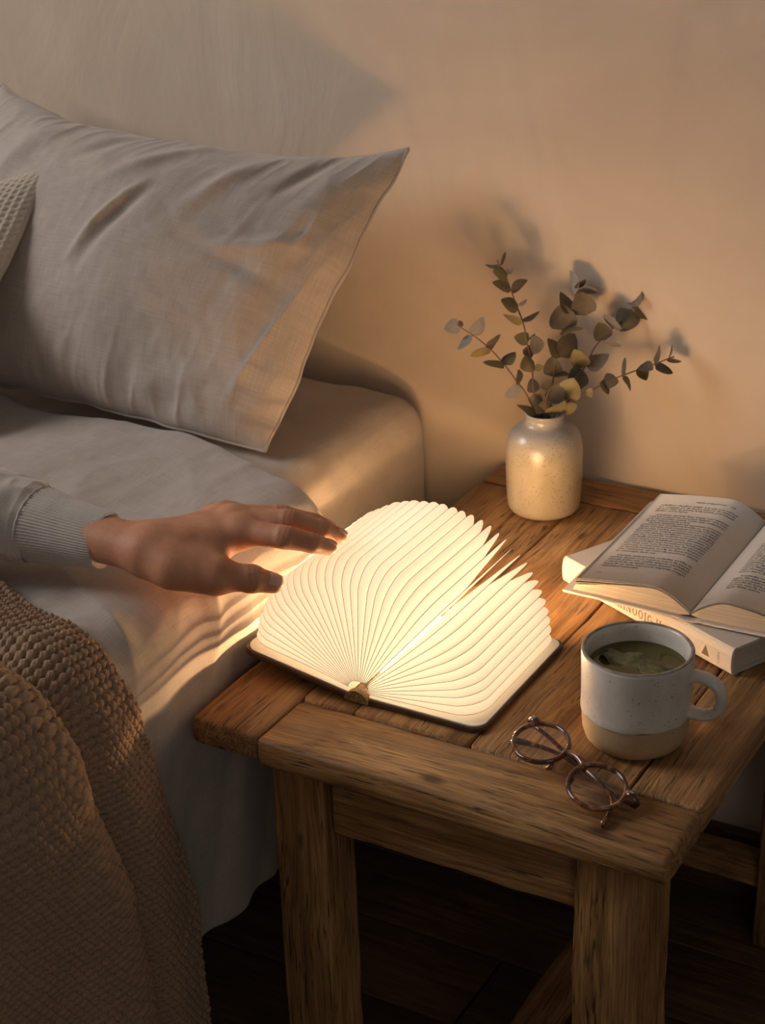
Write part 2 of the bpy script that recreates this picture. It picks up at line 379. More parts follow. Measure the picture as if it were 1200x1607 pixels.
# led strip along the inside of the spine
V, F = tube([(AX, LY0+.045, AZ), (AX, LY1-.016, AZ)], .0008, 10); mesh_obj('led_strip', V, F, M['led'], lamp)
NP = 36
for k in range(NP):
    th = math.radians(2.2+(168.6-2.2)*k/(NP-1)+random.uniform(-.35, .35)); R1 = .1128+.0032*math.sin(th)+random.uniform(-.0006, .0006)
    r0 = .010; Lk = LY1-LY0; cr = .024
    outl = rrect(R1-r0, Lk, cr, 7, (1, 0, 0, 1))
    # sheet built as a fan of radial strips so that it can bow slightly
    bow = -.09*abs(math.cos(th))**9 if th > math.pi/2 else 0.
    def fn(u, v, w, th=th, bow=bow):
        r = r0+u; t_ = th+bow*(1-(r/R1)**.7)*1.4; return (AX+r*math.cos(t_)-w*math.sin(t_), LY0+v, AZ+r*math.sin(t_)+w*math.cos(t_))
    nu = 12; us = [(R1-r0)*i/(nu-1) for i in range(nu)]; V = []; F = []
    def yr(u):
        d = u-((R1-r0)-cr)
        e = cr-math.sqrt(max(cr*cr-d*d, 0)) if d > 0 else 0
        return e, Lk-e
    us = us[:8]+[(R1-r0)-cr*(1-math.sin(math.radians(a))) for a in (12, 28, 44, 60, 75, 90)]
    us = sorted(set([min(u, R1-r0) for u in us])); nu = len(us)
    for u in us:
        a, b = yr(u); V += [fn(u, a, 0), fn(u, b, 0)]
    F = [(2*i, 2*i+2, 2*i+3, 2*i+1) for i in range(nu-1)]; mi = [0]*len(F)
    rim = [(u, yr(u)[0]) for u in us]+[(u, yr(u)[1]) for u in us[::-1]]
    b0 = len(V); hw = .00022
    for u, v in rim: V += [fn(u+.00005, v, -hw), fn(u+.00005, v, hw)]
    for i in range(len(rim)-1): F.append((b0+2*i, b0+2*i+1, b0+2*i+3, b0+2*i+2)); mi.append(1)
    # emissive strips added behind the rear page edges to brighten the wall
    b1 = len(V); bk = [(u, yr(u)[1]+.00006) for u in us if .012 < u < R1-r0-cr*.55]
    for u, v in bk: V += [fn(u, v, -hw*.6), fn(u, v, hw*.6)]
    for i in range(len(bk)-1): F.append((b1+2*i, b1+2*i+1, b1+2*i+3, b1+2*i+2)); mi.append(2)
    if th > math.radians(128):      # more emissive strips added on the bed-side fore edges to brighten the bedding
        b2 = len(V)
        for i in range(7):
            v = cr+(Lk-2*cr)*i/6; V += [fn(R1-r0+.00011, v, -hw*.6), fn(R1-r0+.00011, v, hw*.6)]
        for i in range(6): F.append((b2+2*i, b2+2*i+1, b2+2*i+3, b2+2*i+2)); mi.append(3)
    mesh_obj('page', V, F, [M['page'], M['page_edge'], M['rear_fill'], M['side_fill']], lamp, smooth=True, midx=mi)
# ---------------------------------------------------------------- ceramic vase
def ceramic(name, c_lo, c_hi, speck, dens=.5, rough=.3, fade=None):
    a = NT(name); v = a.tc(); n = a.noise(v, 40, 4, .6)
    c = a.ramp(n, [(.3, c_lo), (.7, c_hi)])
    if fade:
        sp = a.n('SeparateXYZ'); a.l(v, sp.inputs[0]); n_ = a.noise(v, 18, 3)
        z = a.math('ADD', sp.outputs[2], a.math('MULTIPLY', a.math('SUBTRACT', n_, .5), .02))
        f = a.ramp(a.math('MULTIPLY', z, 10.), [(fade[1], (0,)*3), (fade[2], (1,)*3)]); c = a.mix(f, c, fade[0])
    vo = a.n('TexVoronoi'); a.l(v, vo.inputs['Vector']); vo.inputs['Scale'].default_value = 330
    pick = a.ramp(a.noise(v, 90, 2), [(dens, (0,)*3), (dens+.05, (1,)*3)])
    m = a.math('MULTIPLY', a.ramp(vo.outputs['Distance'], [(.16, (1,)*3), (.26, (0,)*3)]), pick)
    vo2 = a.n('TexVoronoi'); a.l(v, vo2.inputs['Vector']); vo2.inputs['Scale'].default_value = 130
    m2 = a.math('MULTIPLY', a.ramp(vo2.outputs['Distance'], [(.07, (1,)*3), (.12, (0,)*3)]), a.ramp(a.noise(v, 55, 2), [(.52, (0,)*3), (.56, (1,)*3)]))
    c = a.mix(a.math('MULTIPLY', m, .7), c, speck); c = a.mix(a.math('MULTIPLY', m2, .8), c, tuple(x*.6 for x in speck))
    return a.set(Base_Color=c, Roughness=rough, Coat_Weight=.25 if rough < .45 else 0, Coat_Roughness=.12, Normal=a.bump(n, .06, .002))
M['vase'] = ceramic('vase_glaze', (.40, .33, .22), (.50, .42, .29), (.16, .10, .05), .45, .28, ((.34, .32, .30), .62, .92))
VX, VY = .0900, .5029
prof = [(0, .0005), (.031, .0005), (.0345, .0015), (.0368, .005), (.0378, .012), (.0386, .026), (.0392, .045), (.0393, .06), (.0391, .068), (.0382, .076), (.036, .083), (.032, .0885), (.027, .0918), (.0222, .0938), (.0196, .0962), (.0190, .0995), (.0190, .1015), (.0196, .1035), (.0203, .1050), (.0202, .1064), (.0192, .1070), (.0178, .1064), (.0170, .1045), (.0165, .1), (.0168, .094), (.026, .088), (.034, .078), (.035, .06), (.034, .01), (0, .006)]
V, F = lathe(prof, 72); vase = mesh_obj('vase', V, F, M['vase']); vase.location = (VX, VY, TZ)
tag(vase, 'small speckled cream stoneware vase holding eucalyptus', 'vase')
# ---------------------------------------------------------------- eucalyptus branches
def leafm(name, c1, c2):
    a = NT(name); v = a.tc(); n = a.noise(v, 70, 4, .6); oi = a.n('ObjectInfo')
    c = a.ramp(n, [(.3, c1), (.7, c2)]); hv = a.n('HueSaturation'); a.l(c, hv.inputs['Color'])
    a.l(a.math('ADD', a.math('MULTIPLY', oi.outputs['Random'], .5), .75), hv.inputs['Value'])
    a.set(Base_Color=hv.outputs[0], Roughness=.6, Normal=a.bump(n, .15, .001))
    t = a.n('BsdfTranslucent'); a.l(hv.outputs[0], t.inputs[0]); m = a.n('MixShader'); m.inputs[0].default_value = .15
    a.l(a.b.outputs[0], m.inputs[1]); a.l(t.outputs[0], m.inputs[2]); a.l(m.outputs[0], a.out.inputs[0]); return a.m
LM = [leafm('leaf_olive', (.17, .135, .058), (.25, .20, .09)), leafm('leaf_grey', (.24, .225, .215), (.33, .31, .30)),
      leafm('leaf_dark', (.10, .082, .055), (.16, .13, .088)), leafm('leaf_dry', (.20, .09, .04), (.28, .14, .06))]
M['stem'] = plain('stem', (.17, .085, .05), .6)
BR = {
 'b1': ([(0.0892,0.5030,0.5200),(0.0872,0.5030,0.5650),(0.0756,0.5078,0.6044),(0.0683,0.5174,0.6301),(0.0602,0.5232,0.6494),(0.0536,0.5286,0.6666),(0.0439,0.5323,0.6839),(0.0357,0.5357,0.6990),(0.0280,0.5382,0.7120),(0.0209,0.5393,0.7218),(0.0184,0.5402,0.7261)],
  [((0.0316,0.5414,0.7140),(0.0216,0.5246,0.7180),(0.561,-0.491,-0.667),0.0156,0),((0.0300,0.5411,0.7151),(0.0328,0.5483,0.7159),(-0.459,0.084,0.885),0.0066,1),((0.0211,0.5389,0.7207),(0.0092,0.5322,0.7223),(0.478,-0.876,-0.065),0.0107,2),((0.0231,0.5402,0.7211),(0.0256,0.5446,0.7343),(0.122,-0.948,0.293),0.0111,2),((0.0363,0.5346,0.6965),(0.0192,0.5268,0.7063),(0.265,-0.924,-0.275),0.0166,0),((0.0367,0.5349,0.6965),(0.0480,0.5499,0.7056),(0.139,-0.588,0.797),0.0163,2),((0.0464,0.5343,0.6849),(0.0335,0.5179,0.6917),(0.499,-0.639,-0.585),0.0171,0),((0.0468,0.5345,0.6849),(0.0527,0.5384,0.6895),(-0.054,-0.729,0.682),0.0066,1),((0.0442,0.5319,0.6829),(0.0411,0.5237,0.6792),(-0.394,0.495,-0.774),0.0074,2),((0.0530,0.5283,0.6667),(0.0329,0.5244,0.6749),(-0.393,0.635,-0.665),0.0172,0),((0.0540,0.5294,0.6677),(0.0622,0.5477,0.6756),(-0.831,0.489,-0.265),0.0168,2),((0.0641,0.5271,0.6525),(0.0474,0.5198,0.6548),(0.233,-0.737,-0.634),0.0143,0),((0.0644,0.5279,0.6535),(0.0649,0.5323,0.6567),(-0.984,0.161,-0.078),0.0043,2),((0.0643,0.5244,0.6472),(0.0807,0.5213,0.6519),(-0.220,0.269,0.938),0.0170,2),((0.0627,0.5234,0.6472),(0.0628,0.5245,0.6314),(0.642,0.765,0.055),0.0124,2),((0.0715,0.5204,0.6321),(0.0614,0.5050,0.6282),(0.505,-0.113,-0.856),0.0165,0),((0.0703,0.5197,0.6321),(0.0570,0.5193,0.6320),(-0.013,0.662,-0.750),0.0104,2),((0.0736,0.5172,0.6240),(0.0800,0.5201,0.6285),(-0.596,0.054,0.801),0.0071,0),]),
 'b2': ([(0.0890,0.5030,0.5200),(0.0867,0.5030,0.5650),(0.0732,0.4992,0.6007),(0.0628,0.4964,0.6163),(0.0487,0.4932,0.6351),(0.0349,0.4922,0.6482),(0.0205,0.4897,0.6593),(0.0043,0.4857,0.6693)],
  [((0.0023,0.4881,0.6731),(-0.0117,0.4808,0.6667),(0.458,-0.104,-0.883),0.0141,1),((0.0042,0.4873,0.6695),(0.0009,0.4908,0.6746),(-0.694,-0.718,0.041),0.0055,3),((0.0155,0.4893,0.6611),(0.0235,0.4981,0.6792),(-0.297,-0.802,0.519),0.0169,1),((0.0155,0.4892,0.6607),(0.0050,0.4776,0.6480),(0.730,-0.683,0.017),0.0157,1),((0.0331,0.4931,0.6489),(0.0151,0.4860,0.6398),(0.036,0.754,-0.655),0.0167,0),((0.0285,0.4893,0.6470),(0.0398,0.5044,0.6611),(0.176,-0.740,0.650),0.0184,2),((0.0492,0.4948,0.6347),(0.0326,0.4794,0.6385),(0.663,-0.740,-0.110),0.0179,0),((0.0494,0.4944,0.6336),(0.0552,0.5066,0.6441),(-0.939,0.309,0.153),0.0134,2),((0.0654,0.4938,0.6152),(0.0650,0.4927,0.6317),(-0.067,-0.996,-0.062),0.0129,2),((0.0673,0.4935,0.6126),(0.0545,0.4829,0.6041),(0.258,0.391,-0.883),0.0145,1),((0.0863,0.4908,0.5871),(0.0665,0.4862,0.5962),(0.245,-0.969,0.043),0.0174,0),]),
 'b3': ([(0.0899,0.5030,0.5200),(0.0898,0.5030,0.5650),(0.0887,0.5144,0.5916),(0.0867,0.5286,0.6091),(0.0837,0.5457,0.6331),(0.0841,0.5612,0.6558),(0.0857,0.5714,0.6729),(0.0878,0.5807,0.6878),(0.0864,0.5863,0.6996)],
  [((0.0855,0.5593,0.6546),(0.0783,0.5646,0.6801),(-0.879,-0.451,-0.154),0.0257,2),((0.0914,0.5704,0.6685),(0.0729,0.5749,0.6895),(-0.119,-0.987,0.110),0.0220,0),((0.1008,0.5755,0.6678),(0.0960,0.5736,0.6930),(-0.870,-0.450,-0.200),0.0233,2),((0.0880,0.5791,0.6883),(0.0762,0.5895,0.7085),(-0.583,0.531,-0.615),0.0200,1),((0.0887,0.5797,0.6887),(0.1097,0.5894,0.6894),(0.277,-0.654,0.703),0.0180,1),((0.0879,0.5814,0.6926),(0.0974,0.5816,0.7041),(-0.324,-0.903,0.283),0.0117,2),((0.0792,0.5549,0.6533),(0.1040,0.5641,0.6578),(-0.342,0.939,-0.023),0.0209,0),((0.0867,0.5476,0.6317),(0.0929,0.5678,0.6495),(-0.561,-0.443,0.699),0.0216,2),((0.0887,0.5473,0.6291),(0.0720,0.5469,0.6481),(-0.089,-0.991,-0.103),0.0197,0),((0.0834,0.5345,0.6111),(0.0808,0.5395,0.6327),(-0.908,-0.418,-0.011),0.0176,2),((0.0847,0.5356,0.6119),(0.1018,0.5376,0.6160),(-0.126,0.991,0.045),0.0139,2),((0.0781,0.5247,0.5989),(0.0835,0.5251,0.6136),(-0.901,-0.271,0.338),0.0124,2),((0.0705,0.5198,0.5981),(0.0636,0.5265,0.6106),(-0.897,-0.265,-0.353),0.0123,2),((0.0699,0.5189,0.5970),(0.0770,0.5150,0.5838),(0.812,0.506,0.292),0.0131,0),]),
 'b4': ([(0.0906,0.5030,0.5200),(0.0918,0.5030,0.5650),(0.1001,0.5193,0.5943),(0.1067,0.5356,0.6125),(0.1136,0.5486,0.6242),(0.1175,0.5622,0.6404),(0.1262,0.5769,0.6533),(0.1345,0.5869,0.6626),(0.1424,0.5977,0.6740),(0.1503,0.6086,0.6855),(0.1567,0.6169,0.6938),(0.1626,0.6237,0.7000)],
  [((0.1561,0.6137,0.6909),(0.1739,0.6154,0.6933),(-0.153,0.271,0.950),0.0175,2),((0.1642,0.6229,0.6992),(0.1593,0.6312,0.7078),(-0.385,0.548,-0.743),0.0100,2),((0.1467,0.6118,0.6977),(0.1572,0.6187,0.6817),(0.816,-0.470,0.335),0.0158,1),((0.1443,0.5980,0.6749),(0.1453,0.6106,0.6958),(-0.909,0.375,-0.181),0.0190,2),((0.1436,0.5977,0.6750),(0.1594,0.6098,0.6627),(-0.420,0.854,0.307),0.0182,0),((0.1434,0.5966,0.6733),(0.1350,0.5853,0.6527),(0.871,0.183,-0.456),0.0228,2),((0.1366,0.5809,0.6518),(0.1235,0.5712,0.6738),(-0.808,0.537,-0.242),0.0214,1),((0.1262,0.5704,0.6436),(0.1172,0.5705,0.6644),(-0.741,-0.592,-0.317),0.0177,2),((0.1257,0.5698,0.6430),(0.1434,0.5701,0.6436),(-0.007,-0.784,0.621),0.0138,1),((0.1134,0.5520,0.6236),(0.1341,0.5607,0.6355),(-0.551,0.710,0.438),0.0199,2),((0.1113,0.5492,0.6207),(0.1030,0.5438,0.6422),(-0.930,-0.024,-0.366),0.0185,0),((0.1124,0.5394,0.6015),(0.1049,0.5403,0.6257),(-0.748,-0.630,-0.210),0.0198,2),]),
 'b5': ([(0.0907,0.5030,0.5200),(0.0924,0.5030,0.5650),(0.1030,0.5132,0.5907),(0.1173,0.5239,0.6007),(0.1328,0.5346,0.6095),(0.1483,0.5451,0.6179),(0.1670,0.5600,0.6251),(0.1784,0.5688,0.6289),(0.1895,0.5780,0.6338),(0.1952,0.5824,0.6357)],
  [((0.1901,0.5797,0.6341),(0.2003,0.5892,0.6285),(0.707,-0.450,0.546),0.0117,2),((0.1907,0.5800,0.6338),(0.1880,0.5934,0.6442),(-0.420,0.501,-0.757),0.0134,2),((0.1791,0.5703,0.6285),(0.1827,0.5736,0.6491),(-0.581,0.813,-0.032),0.0165,2),((0.1791,0.5703,0.6285),(0.1973,0.5753,0.6205),(-0.188,0.967,0.173),0.0161,2),((0.1653,0.5638,0.6315),(0.1824,0.5577,0.6276),(0.389,0.833,0.393),0.0145,2),((0.1650,0.5634,0.6311),(0.1747,0.5618,0.6140),(0.389,0.910,0.140),0.0154,0),((0.1533,0.5499,0.6189),(0.1522,0.5585,0.6365),(0.045,-0.896,0.442),0.0153,1),((0.1533,0.5499,0.6189),(0.1625,0.5494,0.6048),(-0.107,0.989,-0.103),0.0132,0),((0.1356,0.5392,0.6184),(0.1518,0.5447,0.6147),(0.074,0.406,0.911),0.0141,2),((0.1342,0.5384,0.6185),(0.1448,0.5352,0.6033),(0.106,0.986,-0.131),0.0147,0),((0.1242,0.5279,0.6100),(0.1314,0.5248,0.6014),(0.740,-0.117,0.663),0.0090,0),((0.1069,0.5127,0.6008),(0.1149,0.5169,0.6222),(-0.895,-0.236,0.380),0.0230,0),((0.1063,0.5059,0.5888),(0.1196,0.5155,0.5952),(-0.151,-0.394,0.907),0.0137,0),]),
 'b6': ([(0.0898,0.5030,0.5200),(0.0894,0.5030,0.5650),(0.0922,0.4989,0.5952),(0.0940,0.4988,0.6056),(0.0961,0.5051,0.6150)],
  [((0.0921,0.4906,0.5889),(0.0934,0.5030,0.6020),(-0.648,-0.521,0.556),0.0141,2),((0.0976,0.4932,0.5877),(0.1149,0.4977,0.6046),(-0.224,-0.859,0.460),0.0192,0),((0.0938,0.4913,0.5882),(0.0846,0.4941,0.6069),(-0.247,-0.969,0.028),0.0164,2),((0.1018,0.5015,0.5985),(0.1027,0.5148,0.6152),(-0.915,-0.292,0.279),0.0173,2),]),
}

BLAB = {'b1': 'tallest upright eucalyptus sprig leaning left out of the vase', 'b2': 'eucalyptus sprig reaching far left with a pale grey tip leaf',
        'b3': 'middle eucalyptus sprig with large dark round leaves', 'b4': 'long eucalyptus sprig rising to the upper right',
        'b5': 'low eucalyptus sprig stretching sideways to the right', 'b6': 'short eucalyptus sprig tucked at the vase mouth'}
def leaf_mesh(A, T, s, wd, seed, mat):
    A = Vector(A); T = Vector(T); s = Vector(s).normalized(); L = (T-A).length; ax = (T-A).normalized(); s = (s-ax*s.dot(ax)).normalized(); nr = s.cross(ax)
    rr = random.Random(seed); cup = rr.uniform(-.18, .22); bend = rr.uniform(-.16, .16); nu, nv = 9, 5; V = []
    pe = min(1.0, wd/L) ; sh = .62 if pe > .75 else .8
    for i in range(nu):
        t = i/(nu-1); hw = 1.12*wd/2*(math.sin(math.pi*min(max(t, 0.0), 1)**sh)**.62) if 0 < t < 1 else .0003
        for j in range(nv):
            q = j/(nv-1)*2-1
            V.append(A+ax*(L*t)+s*(hw*q)+nr*(cup*hw*(q*q-.4)*1.2+bend*L*math.sin(math.pi*t)*.7+.05*hw*math.sin(6*t+seed)*q))
    return V, grid_faces(nu, nv)
for bi, (k, (pts, leaves)) in enumerate(BR.items()):
    e = empty('eucalyptus_branch', pts[0], BLAB[k], 'eucalyptus', 'eucalyptus sprigs in the vase')
    P = smooth_path(pts, 40); V, F = tube(P, list(np.linspace(.0011, .0005, 40)), 6); mesh_obj('stem', V, F, M['stem'], e)
    for li, (A, T, s, wd, c) in enumerate(leaves):
        # petiole end snapped to the closest point of the stem
        d = np.linalg.norm(P-np.array(A), axis=1); q = P[d.argmin()]; A2 = tuple(np.array(A)*.55+q*.45) if d.min() < .012 else A
        V, F = leaf_mesh(A2, T, s, wd, bi*40+li, None); mesh_obj('leaf', V, F, LM[c], e)
# ---------------------------------------------------------------- mug
M['mug_glaze'] = ceramic('mug_glaze', (.56, .51, .44), (.68, .63, .55), (.17, .11, .06), .52, .3)
M['mug_clay'] = ceramic('mug_clay', (.40, .275, .145), (.47, .33, .18), (.25, .16, .08), .6, .75)
MX, MY, MH = .3409, .1365, .0840
mug = empty('tea_mug', (MX, MY, TZ), 'speckled grey stoneware mug with bare clay base, full of green tea', 'mug', rz=math.radians(8))
RB = .0438; GZ = .0305
def mloc(V): return [(x+MX, y+MY, z+TZ) for x, y, z in V]
clay = [(0, .0005), (.027, .0005), (.0315, .0010), (.0368, .0032), (.0402, .0075), (.0422, .014), (.0430, .022), (RB-.0005, GZ)]
V, F = lathe(clay, 80); mesh_obj('clay_base', mloc(V), F, M['mug_clay'], mug)['label'] = 'unglazed tan clay lower band'
gl = [(RB-.0009, GZ-.0005), (RB, GZ+.0002), (RB+.0004, GZ+.0018), (RB+.0002, GZ+.006), (RB, .045), (RB+.0003, .066), (RB+.0006, MH-.004), (RB+.0003, MH-.0012), (RB-.0008, MH), (RB-.0022, MH-.0003), (RB-.0034, MH-.002), (RB-.0042, MH-.007), (RB-.0045, .045), (RB-.005, .022), (.034, .009), (.024, .005), (0, .004)]
V, F = lathe(gl, 96)
V = [(x, y, z+(.0006*math.sin(5*math.atan2(y, x))+.0004*math.sin(11*math.atan2(y, x)+1) if z < GZ+.007 and math.hypot(x, y) > RB-.003 else 0)) for x, y, z in V]
body = mesh_obj('glazed_body', mloc(V), F, M['mug_glaze'], mug)
rim = [(RB*1.0+.0007*0+(-.0011)+.0017*math.cos(a), MH-.0011+.0014*math.sin(a)) for a in np.linspace(math.radians(15), math.radians(165), 8)]
def rimm():
    a = NT('mug_rim'); n = a.noise(a.tc(), 120, 4); return a.set(Base_Color=a.ramp(n, [(.3, (.17, .11, .07)), (.65, (.34, .29, .25))]), Roughness=.35)
V, F = lathe(rim, 96); mesh_obj('rim', mloc(V), F, rimm(), mug)['label'] = 'brownish worn rim'
hp = smooth_path([(RB-.003, 0, .0665), (RB+.004, 0, .0680), (RB+.013, 0, .0668), (RB+.0215, 0, .061), (RB+.0245, 0, .0505), (RB+.0215, 0, .040), (RB+.013, 0, .0345), (RB+.004, 0, .0345), (RB-.003, 0, .0352)], 34)
ha = math.radians(6); hp = [(x*math.cos(ha), x*math.sin(ha), z) for x, y, z in hp]
hr = [1.25-.25*min(1, i/5, (33-i)/5) for i in range(34)]
V, F = tube(hp, [.0046*q for q in hr], 14, flat=(.72, 1.35), upv=(0, 0.001, 1)) if False else tube(hp, [.0045*q for q in hr], 14)
# flatten the strap: widen sideways
sd = Vector((-math.sin(ha), math.cos(ha), 0)); V = [Vector(v)+sd*(Vector(v).dot(sd)*.55) for v in V]
mesh_obj('handle', mloc(V), F, M['mug_glaze'], mug)
def team():
    a = NT('green_tea'); return a.set(Base_Color=(.075, .062, .012), Roughness=.03, Specular_IOR_Level=.55)
tz = .0675
V, F = lathe([(0, tz), (.02, tz), (RB-.0052, tz), (RB-.0046, tz+.0005)], 64)
tea = mesh_obj('tea_surface', mloc(V), F, team(), mug); tea['label'] = 'olive green tea'
# wet tea bag / leaf bundle lying in the tea
def teabag():
    a = NT('tea_bag'); v = a.tc(); n = a.noise(v, 90, 4, .6); n2 = a.noise(v, 900, 3)
    c = a.ramp(n, [(.35, (.045, .042, .014)), (.5, (.11, .10, .036)), (.7, (.20, .18, .08))])
    return a.set(Base_Color=c, Roughness=.4, Normal=a.bump(n2, .2, .0006))
nu, nv = 40, 26; u, v = np.meshgrid(np.linspace(-1, 1, nu), np.linspace(-1, 1, nv), indexing='ij')
pw = np.sin(math.pi*(u*.5+.5))**.5; wdt = .0130+.003*np.cos(u*5+.7)-.004*np.abs(u)**3
X = u*.031; Y = v*wdt*(.55+.45*pw)+.004*np.sin(u*2.4); Z = .0042*(1-v**2)*pw+.0010*fbm(u*2.2, v*1.6, 3, 2)+.0016*ridge(u*1.1+v*.5, v*.9, 8, 1)-.0014
Z = Z+.004*np.exp(-((u+.8)/.25)**2)
bag_a = math.radians(-6); Xr = X*math.cos(bag_a)-Y*math.sin(bag_a); Yr = X*math.sin(bag_a)+Y*math.cos(bag_a)
P = np.stack([Xr+MX-.001, Yr+MY+.004, Z+TZ+tz], -1)
bag = fast_obj('tea_bag', P, grid_faces(nu, nv), teabag()); tag(bag, 'crumpled wet green tea bag floating inside the mug', 'tea bag')
for q, (cx_, cy_, an, sc_) in enumerate(((.016, -.006, -.5, .5), (-.012, .012, .6, .45))):
    co, si = math.cos(an), math.sin(an); Pq = np.stack([(X*co-Y*si)*sc_+MX+cx_, (X*si+Y*co)*sc_+MY+cy_, Z*.35+TZ+tz+.0002], -1)
    o = fast_obj('tea_leaf', Pq, grid_faces(nu, nv), bag.data.materials[0])
    tag(o, ('small loose tea leaf at the near right of the tea bag', 'small loose tea leaf behind the tea bag')[q], 'tea leaf')
# ---------------------------------------------------------------- books
def paperm(name, col, lines=False):
    a = NT(name); v = a.tc()
    if lines:
        n = a.noise(a.map(v, (6, 6, 2600)), 1.0, 3, .7); c = a.ramp(n, [(.32, tuple(x*.55 for x in col)), (.6, col)])
        return a.set(Base_Color=c, Roughness=.9, Normal=a.bump(n, .5, .0006))
    n = a.noise(v, 300, 3); return a.set(Base_Color=a.ramp(n, [(.3, tuple(x*.95 for x in col)), (.7, col)]), Roughness=.85)
M['paper'] = paperm('book_paper', (.62, .56, .50)); M['pageblock'] = paperm('page_block', (.60, .50, .38), True)
M['bookcloth'] = paperm('book_cover', (.58, .52, .46)); M['ink'] = plain('ink', (.055, .045, .045), .8); M['brown_ink'] = plain('brown_ink', (.13, .07, .04), .7)
def glyphs(txt, size, bold=0.0, sx=1.0):
    """text as flat mesh data (verts, faces) in x/y, origin left baseline"""
    c = bpy.data.curves.new('t', 'FONT'); c.body = txt; c.size = size; c.resolution_u = 1; c.offset = bold
    o = bpy.data.objects.new('t', c); COL.objects.link(o); dg = bpy.context.evaluated_depsgraph_get(); me = bpy.data.meshes.new_from_object(o.evaluated_get(dg))
    V = [(v.co.x*sx, v.co.y) for v in me.vertices]; F = [tuple(p.vertices) for p in me.polygons]
    bpy.data.objects.remove(o); bpy.data.curves.remove(c); bpy.data.meshes.remove(me); return V, F
# closed book
bA = Vector((.3766, .2640, TZ)); bB = Vector((.1761, .3606, TZ)); bu = (bA-bB).normalized(); bv = Vector((-bu.y, bu.x, 0)); bL = (bA-bB).length; BT = .0262; BW = .152
def bmap(u, v, w): return tuple(bB+bu*u+bv*v+Vector((0, 0, w)))
cb = empty('closed_book', tuple((bA+bB)/2+bv*.075), 'thick pale hardback book lying closed beneath the open book', 'book')
slab('cover', [(0, .004), (bL, .004), (bL, BW), (0, BW)], .0004, .0028, M['bookcloth'], bmap, cb, .0006)
slab('cover', [(0, .004), (bL, .004), (bL, BW), (0, BW)], BT-.0024, BT, M['bookcloth'], bmap, cb, .0006)
pb = slab('page_block', [(.0035, .004), (bL-.0035, .004), (bL-.0035, BW-.004), (.0035, BW-.004)], .0028, BT-.0024, M['pageblock'], bmap, cb, 0)
# rounded spine with a hinge groove on top
sp = [(.0075, BT+.0001), (.0060, BT-.0011), (.0045, BT+.0004), (.0025, BT+.0002), (.0004, BT-.0018), (-.0008, BT*.75), (-.0012, BT*.5), (-.0008, BT*.25), (.0004, .0020), (.0025, .0003), (.0045, .0002), (.0075, .0004), (.0075, .0026), (.003, .0028), (.0018, BT*.5), (.003, BT-.0028), (.0075, BT-.0026)]
V = [bmap(0, v, w) for v, w in sp]+[bmap(bL, v, w) for v, w in sp]; n = len(sp)
F = [(k, (k+1) % n, n+(k+1) % n, n+k) for k in range(n)]+[tuple(range(n)), tuple(range(n, 2*n))[::-1]]
mesh_obj('spine', V, F, M['bookcloth'], cb, smooth=False)
def spine_text(name, txt, u0, w0, size, rot=0, sx=1.0, bold=0.0, mat=None):
    V, F = glyphs(txt, size, bold, sx); c, s = math.cos(rot), math.sin(rot)
    P = []
    for x, y in V:
        a, b = x*c-y*s, x*s+y*c; wv = w0+b; P.append(bmap(u0+a, -.00135+.0002*0, wv))
    return mesh_obj(name, P, F, mat or M['brown_ink'], cb, smooth=False)
